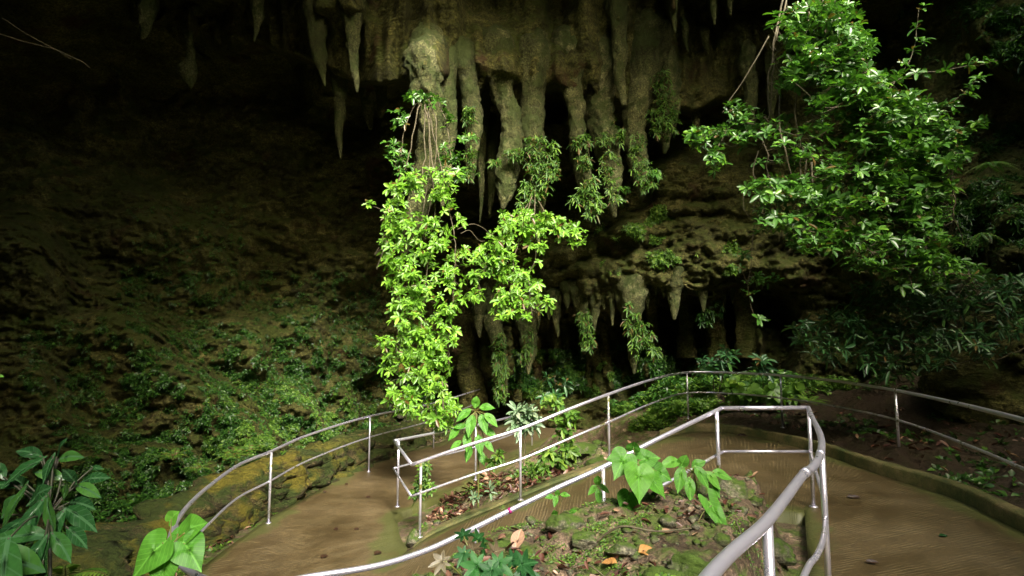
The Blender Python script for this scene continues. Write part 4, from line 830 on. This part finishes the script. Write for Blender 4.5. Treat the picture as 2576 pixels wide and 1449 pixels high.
broad_plant('leafy_seedling', 'small oval-leaved seedling by ramp rail post at the bed edge', 'plant', groot(1507,1262,4.7),
  [(1503,1207,4.7,.12,(0,-.2,.9),fn,'ovate'),(1493,1228,4.7,.1,(-.7,-.2,-.4),fn,'ovate'),(1517,1225,4.7,.1,(.7,-.2,-.3),fn,'ovate'),(1506,1243,4.65,.11,(0,-.4,-.9),fn,'ovate')], 'heart', hub=at(1505,1225,4.7), petr=.004)
broad_plant('leafy_seedling', 'pale lime seedling cluster at the crest of the near bed', 'plant', groot(1405,1270,4.4),
  [(1385,1248,4.4,.08,(-.8,-.2,.2),fn,'ovate'),(1402,1240,4.4,.08,(.1,-.2,.8),fn,'ovate'),(1420,1243,4.4,.08,(.8,-.2,.2),fn,'ovate'),(1398,1256,4.35,.08,(-.2,-.4,-.4),fn,'ovate'),(1440,1285,4.2,.07,(.6,-.3,.5),fn,'ovate'),(1395,1290,4.2,.09,(-.1,-.4,.8),fn,'ovate')], 'heart', petr=.003)
broad_plant('heart_leaf_plant', 'heart-leaved plant climbing over the handrail bend at lower left', 'plant', at(430,1560,3.9),
  [(486,1323,3.75,.22,(.75,-.1,.6),(-.3,-.7,.7)),(480,1386,3.65,.2,(.6,-.2,-.45),(-.1,-.6,.8)),(380,1392,3.6,.23,(-.6,-.3,-.6),(.1,-.7,.7)),(412,1436,3.6,.17,(.1,-.3,-.8),fn),(437,1296,3.9,.11,(.4,0,.6),fn),(440,1345,3.8,.09,(-.5,-.1,-.1),fn)], 'heart', hub=at(432,1372,3.75))
broad_plant('begonia_plant', 'star-leaved green begonia at the bottom edge of the near bed', 'plant', groot(1230,1440,2.9),
  [(1166,1341,3.1,0.096,(-.1,-.2,.9),fn),(1205,1350,3.1,0.104,(.4,-.2,.7),fn),(1165,1395,2.9,0.088,(-.4,-.4,-.5),fn),(1195,1425,2.8,0.136,(-.6,-.3,-.3),fn),(1255,1422,2.8,0.128,(.1,-.4,-.5),fn),(1235,1440,2.75,0.120,(-.2,-.4,-.7),fn),(1320,1415,2.8,0.136,(.6,-.2,.4),fn),(1325,1440,2.8,0.112,(.4,-.4,-.6),fn),(1215,1375,3.0,0.096,(.2,-.3,.3),fn),(1290,1405,2.9,0.096,(.5,-.3,.2),fn)], 'begonia', 'star', hub=groot(1230,1420,2.95))
broad_plant('begonia_plant', 'grey-pink star-shaped begonia leaves among the green ones', 'plant', groot(1225,1440,2.95),
  [(1108,1412,2.8,0.104,(-.8,-.3,.1),fn),(1190,1375,2.95,0.104,(-.1,-.2,.7),fn),(1248,1385,2.9,0.104,(.6,-.2,.5),fn)], 'redleaf', 'star')

# sapling in the island, behind the ramp railing
broad_plant('leafy_sapling', 'bright green broad-leaved sapling rising above the ramp railing', 'sapling', groot(1203,1235,9.1),
  [(1197,1010,9,.26,(.1,-.1,1),fn,'ovate'),(1170,1038,9,.27,(-.6,-.2,-.3),fn,'ovate'),(1222,1022,9,.26,(.8,-.1,.2),fn,'ovate'),(1185,1062,8.9,.3,(-.2,-.4,-.8),fn,'ovate'),(1215,1058,8.9,.28,(.3,-.4,-.7),fn,'ovate'),(1232,1050,8.9,.26,(.8,-.2,-.5),fn,'ovate'),(1145,1085,9,.24,(-.6,-.2,-.5),fn,'ovate'),(1175,1105,8.9,.25,(0,-.3,-.8),fn,'ovate'),(1160,1070,9,.22,(-.8,0,.1),fn,'ovate'),(1205,1110,8.9,.27,(.2,-.3,-.8),fn,'ovate'),(1230,1085,9,.24,(.8,-.2,-.2),fn,'ovate'),(1180,1135,9,.22,(-.3,-.3,-.8),fn,'ovate'),(1210,1145,9,.22,(.4,-.3,-.7),fn,'ovate'),(1150,1115,9,.2,(-.8,-.2,-.3),fn,'ovate'),(1228,1118,9,.2,(.7,-.2,-.5),fn,'ovate')],
  'heart', hub=at(1197,1035,9.05), petr=.011)
plant('leafy_sapling', 'pale variegated sapling behind the ramp railing', 'sapling', [(1315,1035,26,16,12),(1300,1060,20,14,8),(1335,1055,16,16,7),(1315,1075,20,10,5)], 10, .2, 'pale', stems=[np.array([groot(1320,1190,10), at(1318,1100,10), at(1312,1030,10)])], k=6, dth=.12, tw=.4, wr=.34, stemw=(.012, .006))
plant('leafy_sapling', 'tall thin sapling with green leaves in tiers near the stone block', 'sapling', [(1412,1060,22,16,12),(1435,1050,16,14,8),(1418,1095,16,10,8),(1425,1130,16,12,8),(1380,1145,16,10,7),(1410,1155,20,12,10),(1390,1010,20,12,8)], 10.2, .17, 'mossleaf', stems=[np.array([groot(1418,1180,10.2), at(1422,1110,10.2), at(1418,1050,10.2), at(1395,1005,10.2)])], k=5, dth=.15, tw=.5, wr=.42, stemw=(.01, .005))
plant('low_shrub', 'small leafy bush clinging to the end of the island by the corner posts', 'bush', [(1070,1180,12,16,26),(1062,1210,14,18,34),(1050,1240,14,18,34),(1078,1225,12,20,22)], 8.6, .07, 'mossleaf', stems=[], k=5, dth=.15, tw=0, wr=.5, droop=.3)
plant('low_shrub', 'low green plants in a row at front of the island', 'bush', [(1330,1185,22,8,14),(1360,1180,18,8,12),(1240,1165,18,10,12),(1260,1150,12,12,8)], 8.9, .11, 'heart' if False else 'mossleaf', k=5, dth=.1, tw=0, wr=.36, droop=.3, el=(.4, 1.2))
plant('striped_plant', 'tiny silver-striped plant at front of the island', 'plant', [(1197,1250,6,10,3),(1233,1235,4,8,2)], 8.4, .12, 'pale', k=6, dth=.03, tw=0, wr=.3, el=(.3, 1.1))
plant('heart_leaf_plant', 'bright round-leaved weeds on bank right of a railing post', 'plant', [(1870,990,30,12,14),(1950,985,22,14,14),(2000,990,20,12,10),(1840,975,18,10,8)], 13, .24, 'mossleaf', k=4, dth=.3, tw=0, wr=.75)

# fern builder
def fern(label, root, dirs, L, mat='fern', name='fern', n=16, wr=.2, group='ferns'):
    t = thing(name, root, label, 'fern', group); P = []; D_ = []; Nn = []; LL = []; sb = MB()
    for d in dirs:
        d = nrm(np.array(d, float)); s = np.linspace(0, 1, n)
        cur = np.array(root) + d * (s * L)[:, None] + np.array([0, 0, -1.]) * (L * .45 * s ** 2)[:, None]
        sb.add(*tube(cur, np.linspace(.005, .0015, n), 4)); tg = nrm(np.gradient(cur, axis=0)); sd = nrm(np.cross(tg, [0, 0, 1.]))
        for q in (1, -1):
            for i in range(1, n):
                P.append(cur[i]); D_.append(sd[i] * q + tg[i] * .35); Nn.append(np.cross(sd[i], tg[i]))
                LL.append(L * wr * math.sin(math.pi * min(1, .18 + .82 * s[i])) + .01)
    V, Fc = small_batch(np.array(P), np.array(D_), np.array(Nn), np.array(LL), .34, .15)
    mesh('fronds', V, Fc, M[mat], t); sb.build('stems', M['green_stem'], t); return t
fern('lime green fern frond at the bottom left corner', at(165,1460,3.6), [(.5,-.1,.35),(.9,-.2,.25),(.2,-.3,.5)], .38, 'mossleaf')
fd = lambda k, lo=.3: [(math.cos(a), math.sin(a) - .4, lo) for a in np.linspace(0, 6.28, k, endpoint=False)]
fern('fern low on the left wall above the yellow rock', at(437,1150,11), fd(7, .7), .42)
fern('fern beside the dark hollow on the left wall', at(500,1180,11.2), fd(6, .6), .36)
fern('drooping fern next to the left railing post', at(590,1150,11.5), fd(8, .7), .5)
fern('second drooping fern between the fern clumps above the border', at(625,1140,11.8), fd(7, .8), .48)
fern('fern on bank beyond the outer railing', at(2035,1015,12), fd(7, .7), .5, 'mossleaf')
fern('dim fern hanging on the dark rock wall at right', at(2490,410,9.4), fd(8, .0), .4, 'cover')
fern('pale fern hanging mid way down the dark right wall', at(2470,585,9.3), fd(6, -.3), .36, 'cover')

# --- big dark shrub, lower left foreground
lv = [(80,1135,2.9,.2,(-.6,0,.3)),(152,1125,2.9,.2,(.3,0,.9)),(170,1145,2.9,.21,(.8,-.1,.3)),(125,1165,2.8,.16,(0,-.4,-.7)),(70,1170,2.8,.24,(-.5,-.3,-.3)),(20,1215,2.8,.2,(-.8,-.1,.2)),(178,1195,2.8,.17,(-.1,-.2,.4)),(230,1200,2.9,.25,(.9,-.1,.4)),(165,1240,2.7,.27,(.3,-.3,.9)),(200,1262,2.8,.22,(.9,-.2,.1)),(95,1240,2.7,.28,(.6,-.2,.6)),(40,1260,2.7,.28,(-.3,-.3,-.9)),
 (80,1300,2.6,.27,(-.1,-.5,-.8)),(195,1290,2.7,.27,(.9,-.2,-.2)),(140,1320,2.6,.22,(-.2,-.4,-.8)),(20,1330,2.6,.24,(-.6,-.3,-.5)),(85,1400,2.4,.26,(-.2,-.4,-.8)),(30,1400,2.3,.4,(-.5,-.4,.5)),(110,1420,2.4,.3,(.2,-.4,-.8)),(20,1270,2.8,.2,(.3,0,.9)),(110,1205,2.9,.22,(.2,0,.8)),(150,1360,2.5,.22,(.7,-.3,-.3)),(60,1340,2.5,.3,(-.7,-.3,.2)),(190,1340,2.6,.2,(.8,-.3,-.2)),(10,1430,2.2,.4,(.3,-.4,-.5)),(215,1225,2.85,.2,(.8,-.1,-.1)),(125,1280,2.6,.25,(.5,-.3,-.6)),(60,1215,2.9,.25,(-.4,-.1,.6)),(240,1175,2.95,.1,(.9,0,.2)),(130,1190,2.85,.2,(-.6,-.2,.4)),(0,1180,2.8,.18,(-.4,0,.7))]
broad_plant('foreground_shrub', 'big dark glossy-leaved shrub in the bottom left corner', 'shrub', at(110,1600,2.6), [(u,v,d,L*.82,dr,(random.uniform(-.6,.4),random.uniform(-.9,-.4),random.uniform(.3,.9)),'lance') for u,v,d,L,dr in lv], 'bigdark', 'ovate', hub=at(120,1300,2.75), petr=.006, smat='darkstem')
broad_plant('stray_leaf_twig', 'tiny lime leaf poking in at the middle of the left edge', 'twig', at(-40,945,3), [(2,945,3,.03,(1,0,0),fn,'ovate')], 'heart', petr=.002)

# ------------------------------------------------------------------ rocks
def rockgeo(r, seed, sub=3, rough=.35, planes=9):
    import bmesh
    bm = bmesh.new(); bmesh.ops.create_icosphere(bm, subdivisions=sub, radius=1.0)
    V = np.array([v.co[:] for v in bm.verts]); Fc = [[v.index for v in f.verts] for f in bm.faces]; bm.free()
    rs = np.random.default_rng(seed)
    for _ in range(planes):
        n = nrm(rs.normal(0, 1, 3)); dd = rs.uniform(.5, .85); q = V @ n; V = V - np.clip(q - dd, 0, None)[:, None] * n * .9
    V = V * np.array(r); V = V * (1 + fbm(V / np.mean(r) + seed * 3.7, 1.6, 5, 3, .6)[:, None] * rough)
    a = rs.uniform(-.5, .5); c_, s_ = math.cos(a), math.sin(a)
    return V @ np.array([[c_, s_, 0], [-s_, c_, 0], [0, 0, 1]]), Fc
def rock(name, label, c, r, mat, seed, sub=4, rough=.4, group=None, catg='rock'):
    V, Fc = rockgeo(r, seed, sub, rough)
    o = mesh(name, V, Fc, M[mat]); o.location = tuple(float(x) for x in c)
    return tag(o, label, catg, group)
def grock(u, v, d, r, label, mat='stone', seed=1, sink=.75, **kw):
    p = groot(u, v, d); p[2] += r[2] * (1 - sink) * .6; return rock('rock', label, p, r, mat, seed, **kw)
bg = 'rocks on the planting bed'
grock(1425,1290,4.1,(.13,.1,.09), 'grey angular stone beside the pink leaf on the near bed crest', seed=3, group=bg)
grock(1465,1310,3.9,(.1,.09,.08), 'rounded mossy stone in the middle of the near bed', seed=5, group=bg)
grock(1735,1400,3.2,(.14,.12,.11), 'grey-green mossy boulder at the lower edge of the bed', seed=7, group=bg)
grock(1670,1420,3.1,(.12,.1,.07), 'flat mossy stone left of the grey-green boulder', seed=9, group=bg)
grock(1060,1440,3.4,(.17,.13,.07), 'large mossy rock under the handrail at bottom centre', seed=11, group=bg)
grock(1268,1318,4.05,(.12,.1,.05), 'broad mossy rock at the bed crest where the handrail dips', seed=13, group=bg)
grock(1830,1235,4.9,(.2,.14,.14), 'mossy rock behind the oval-leaved plant', seed=15, group=bg)
grock(1765,1225,4.9,(.14,.12,.12), 'dark stone in the shade of the oval-leaved plant', seed=16, group=bg)
grock(1950,1270,4.7,(.2,.14,.1), 'mossy stone at the bed edge nearest the inner corner post', seed=17, group=bg)
grock(1925,1330,3.9,(.12,.1,.08), 'small mossy stone behind the nearest railing tube', seed=19, group=bg)
grock(1560,1330,3.7,(.1,.08,.05), 'small tan stone left of the orange leaf', seed=21, group=bg)
grock(1880,1400,3.3,(.13,.1,.08), 'mossy stone against the nearest railing post', seed=23, group=bg)
ig = 'rocks in the island between the ramps'
grock(1522,1105,10.3,(.38,.24,.14), 'flat-topped stone block lying beyond the ramp', seed=25, group=ig, sub=4, rough=.12)
grock(1475,1085,11.2,(.4,.3,.12), 'low pale slab behind the flat-topped block', seed=26, group=ig)
grock(1262,1240,8.55,(.14,.12,.12), 'tan stone among the red-brown leaves', seed=27, group=ig)
grock(1235,1215,8.8,(.1,.08,.09), 'small brown stone beside the sapling foot', seed=29, group=ig)
grock(1045,1270,8.3,(.16,.2,.18), 'mossy stone at tip of the island under the corner posts', seed=31, group=ig)
grock(1150,1260,8.3,(.12,.1,.08), 'small dark stone near the front of the island', seed=33, group=ig)
grock(735,1440,6.3,(.0001,.0001,.0001), 'x', seed=1) if False else None
grock(1880,955,14.2,(.3,.2,.26), 'grey pointed stone standing in undergrowth past the bend', seed=35)
rock('boulder', 'large brown boulder under the narrow-leaved shrub at right', at(2120,1010,14.4), (.9,.9,.5), 'wall', 37, sub=5)
rock('boulder', 'massive brown rock shoulder at the right edge above the railing', at(2560,960,10.2), (1.5,1.2,.95), 'wall', 38, sub=5)
rock('boulder', 'small brown boulder behind the outer railing at right', at(2330,1120,11.5), (.8,.6,.4), 'wall', 39, sub=5)

def pebbles(label, n, x0, x1, y0, y1, r, seed):
    V0, F0 = rockgeo((1, 1, .7), 5, 1, .2); rs = np.random.default_rng(seed); mb = MB()
    for i in range(n):
        x, y = rs.uniform(x0, x1), rs.uniform(y0, y1)
        if ((pathpts[:, 0]-x)**2 + (pathpts[:, 1]-y)**2).min() < .05: continue
        q = r * rs.lognormal(0, .5); a = rs.uniform(0, 6.3); c_, s_ = math.cos(a), math.sin(a)
        mb.add((V0 * [q * rs.uniform(.7, 1.4), q, q]) @ np.array([[c_, s_, 0], [-s_, c_, 0], [0, 0, 1]]) + [x, y, gz(x, y) + q * .15], F0)
    o = mb.build('gravel', M['stone']); o['kind'] = 'stuff'; tag(o, label, 'gravel')
PEB = True
# yellow lichen-covered rock border left of the lower path
def border():
    line = [at(150,1450,6.2), at(250,1410,7.1), at(365,1345,8.0), at(470,1278,8.9), at(590,1215,9.8), at(710,1168,11.0), at(825,1130,12.6), at(930,1105,14.4), at(1020,1080,16.8), at(1120,1055,19.4)]
    P = catmull(line, 12); n = len(P); T = nrm(np.gradient(P, axis=0) * [1, 1, 0]); S_ = np.cross(T, [0, 0, 1.]); mb = MB()
    k = 0
    for i in range(n):
        top = P[i][2]; h = top + 1.3
        for lay in range(3):
            k += 1; z = -1.25 + h * (.15 + .33 * lay); out = (.32 - .14 * lay) + rng.uniform(-.1, .1)
            sz = rng.uniform(.2, .36) * (1.2 if lay < 2 else 1.35)
            V, Fc = rockgeo((sz * 1.0, sz * rng.uniform(1., 1.7), sz * rng.uniform(.5, .75)), 900 + k, 3, .75)
            ang = math.atan2(T[i][1], T[i][0]) - math.pi / 2; c_, s_ = math.cos(ang), math.sin(ang)
            V = V @ np.array([[c_, s_, 0], [-s_, c_, 0], [0, 0, 1]])
            mb.add(V + np.array([P[i][0], P[i][1], z]) + S_[i] * out + T[i] * rng.uniform(-.15, .15), Fc)
        V, Fc = rockgeo((.28, .4, h * .36), 2900 + i, 4, .6); mb.add(V + np.array([P[i][0], P[i][1], -1.25 + h * .42]), Fc)
    o = mb.build('rock_border', M['bank']); tag(o, 'long craggy rock border with mustard yellow lichen left of the lower path', 'rock border')
border()
def lichen():  # mustard tone on the border rock
    m = M['bank']; t = m.node_tree; b = t.nodes['Principled BSDF']; lk = b.inputs['Base Color'].links[0]; src = lk.from_socket
    g, p = coords(t); n = noise_(t, p, 1.1, 6, .65); s = N(t, 'ShaderNodeSeparateXYZ'); t.links.new(g.outputs['Normal'], s.inputs[0])
    f = ramp(t, math_(t, 'ADD', n, math_(t, 'MULTIPLY', s.outputs[2], .12)), [(.54, 0.), (.64, .8)])
    sx = N(t, 'ShaderNodeSeparateXYZ'); t.links.new(p, sx.inputs[0])
    f = math_(t, 'MULTIPLY', f, ramp(t, math_(t, 'DIVIDE', sx.outputs[1], 20.), [(.3, .25), (.40, 1.), (.56, 1.), (.68, .1)]))
    n2 = noise_(t, p, 12, 5, .7)
    t.links.new(mix(t, f, src, mix(t, n2, (.06, .05, .008), (.28, .23, .025))), b.inputs['Base Color'])
lichen()

# dry stone wall at the far end of the lower path
def stone_wall():
    a = at(1010,1030,21); b = at(1290,1040,22.5); c = at(1560,1040,20.5)
    pts = catmull([np.array([a[0], a[1], 0]), np.array([b[0], b[1], 0]), np.array([c[0], c[1], 0])], 22); mb = MB()
    import bmesh
    bm = bmesh.new(); bmesh.ops.create_icosphere(bm, subdivisions=2, radius=1.0); V0 = np.array([v.co[:] for v in bm.verts]); F0 = [[v.index for v in f.verts] for f in bm.faces]; bm.free()
    for i, p in enumerate(pts):
        for r in range(5):
            V = np.clip(V0, -.75, .75) * np.array([.15, .17, .1]) * rng.uniform(.75, 1.3) ; V = V * (1 + fbm(V * 9 + i * 3.1 + r * 7.7, 1, 2, 3)[:, None] * .35)
            mb.add(V + np.array([p[0] + rng.uniform(-.06, .06) + (r % 2) * .1, p[1] + rng.uniform(-.06, .06), -1.2 + r * .165]), F0)
    tag(mb.build('stone_wall', M['stone']), 'low mossy dry stone wall at the far end of lower path under the grotto', 'stone wall')
stone_wall()

pebbles('rubble and small stones strewn through the soil of the near bed', 1500, -.6, 2.3, 1.6, 5.3, .022, 61)
pebbles('small stones among the dead leaves of the island', 500, -1.2, 3., 8.3, 12, .04, 62)
# ------------------------------------------------------------------ single fallen leaves and sticks
def one_leaf(u, v, d, L, mat, label, kind='ovate', yaw=0., tilt=.3, lift=.02, onpath=None, name='fallen_leaf', w=1.):
    p = at(u, v, d)
    if onpath is None: p[2] = gz(p[0], p[1]) + lift
    else: p = G(u, v, onpath + .012)
    mb = MB(); dr = (math.cos(yaw), math.sin(yaw), tilt); broad(mb, np.zeros(3), dr, (0, -.3, .9), L, kind, cup=.35, droop=.3 if tilt > .05 else 0, w=w)
    o = mb.build(name, M[mat]); o.location = tuple(float(x) for x in p); return tag(o, label, 'leaf', 'single fallen leaves')
one_leaf(1295,1335,3.75,.2,'tan','long curled tan leaf standing against the mossy bed crest', yaw=1.2, tilt=1.3, w=.8)
one_leaf(1385,1285,4.15,.1,'pink','pale pink crumpled leaf beside the grey angular stone', yaw=.3, tilt=.5, w=1.5)
one_leaf(1605,1335,3.65,.13,'orange','orange dead leaf in the middle of near bed', yaw=.1, tilt=.1, w=1.6)
one_leaf(1550,1335,3.6,.1,'orange','smaller orange leaf left of the other orange one', yaw=2.6, tilt=.1, w=1.3)
one_leaf(1665,1320,3.8,.1,'tan','tan leaf resting on the long twig', yaw=.5, tilt=.2)
one_leaf(1490,1385,3.2,.1,'pink','pinkish tan leaf low on the near bed', yaw=1.2, tilt=.2)
one_leaf(1855,1096,10,.22,'wetleaf','dark red leaf lying on the upper bend by the kerb', onpath=.0, yaw=-.2, tilt=.02)
one_leaf(1955,1113,9,.2,'wetleaf','brown leaf on the upper bend in front of kerb', onpath=.0, yaw=.1, tilt=.02)
one_leaf(2130,1250,6,.14,'wetleaf','black curled leaf lying on the right part of the path', onpath=.0, yaw=-.3, tilt=.02)
one_leaf(2362,1348,5,.08,'bigdark','small dark green leaf on the path at right', onpath=.0, yaw=0, tilt=.02)
one_leaf(2177,1412,4.4,.09,'wetleaf','narrow brown leaf on path at bottom right', onpath=.0, yaw=-.4, tilt=.02)
one_leaf(2180,1443,4.4,.05,'bigdark','tiny green leaf fragment at the bottom right', onpath=.0, yaw=-.8, tilt=.02) if False else None
for i, (u, v, l) in enumerate([(850,1333,'twin small wet leaf left of the other on the lower path'), (891,1333,'twin small wet leaf right of the other on the lower path'), (808,1405,'wet leaf lying at the bottom left of the lower path'), (942,1396,'largest wet brown leaf on the lower path nearest the handrail'), (875,1219,'wet leaf farthest along the lower path'), (932,1251,'wet leaf left of the corner posts'), (812,1238,'wet leaf at the left edge of lower path')]):
    one_leaf(u, v, 7, [.09,.09,.12,.13,.08,.09,.08][i], 'wetleaf', l, onpath=LZ, yaw=random.uniform(0, 3), tilt=.05, w=1.4)
def stick(label, pts, r):
    P = catmull(pts, 6); V, Fc = tube(P, np.linspace(r, r * .5, len(P)), 6); tag(mesh('stick', V, Fc, M['stem']), label, 'stick', 'sticks on the planting bed')
def gp(u, v, d, z=.02): p = groot(u, v, d); p[2] += z; return p
stick('long thin twig lying across the near bed behind orange leaf', [gp(1490,1310,3.9), gp(1560,1318,3.85,.05), gp(1650,1320,3.8,.04), gp(1740,1312,3.8,.06)], .009)
stick('short brown twig near the lower end of the bed', [gp(1640,1400,3.2), gp(1690,1385,3.3,.03), gp(1720,1365,3.4)], .006)
stick('crooked thin twig at the right side of near bed', [gp(1850,1290,4.1), gp(1890,1320,3.9,.04), gp(1900,1370,3.6)], .006)
stick('bent pale root left of the small tan stone', [gp(1440,1360,3.5), gp(1480,1350,3.5,.05), gp(1530,1372,3.4)], .007)
stick('thick dark twig slanting beneath the big heart leaves', [gp(1655,1255,4.5), gp(1620,1240,4.6,.1), gp(1590,1230,4.7,.06)], .012)

# ------------------------------------------------------------------ light, world, camera
SUN = Vector((.25, -.72, .65)).normalized()
sd = bpy.data.lights.new('sun', 'SUN'); sd.energy = 1.9; sd.angle = R(18); sd.color = (1, .97, .9)
so = bpy.data.objects.new('sun', sd); C.objects.link(so); so.rotation_euler = (-SUN).to_track_quat('-Z', 'Y').to_euler()
w = bpy.data.worlds.new('World'); scn.world = w; w.use_nodes = True
wt = w.node_tree; sk = wt.nodes.new('ShaderNodeTexSky'); sk.sky_type = 'NISHITA'; sk.sun_disc = False
sk.sun_elevation = math.asin(SUN.z); sk.sun_rotation = math.atan2(SUN.x, SUN.y)
sk.dust_density = 4; wt.links.new(mix(wt, 1., sk.outputs[0], (1., .97, .72), 'MULTIPLY'), wt.nodes['Background'].inputs[0]); wt.nodes['Background'].inputs[1].default_value = .13
scn.view_settings.view_transform = 'Standard'; scn.view_settings.look = 'None'; scn.view_settings.exposure = 2.6; scn.view_settings.gamma = 1
cd = bpy.data.cameras.new('camera'); cd.sensor_width = 36; cd.lens = F / 2576 * 36; cd.clip_end = 500; cd.clip_start = .05
co = bpy.data.objects.new('camera', cd); C.objects.link(co); co.location = (0, 0, EYE); co.rotation_euler = (R(90) + TH, 0, 0); scn.camera = co
scn.cycles.max_bounces = 6; scn.cycles.use_denoising = True; scn.cycles.denoising_input_passes = 'RGB_ALBEDO_NORMAL'; scn.cycles.denoising_prefilter = 'ACCURATE'
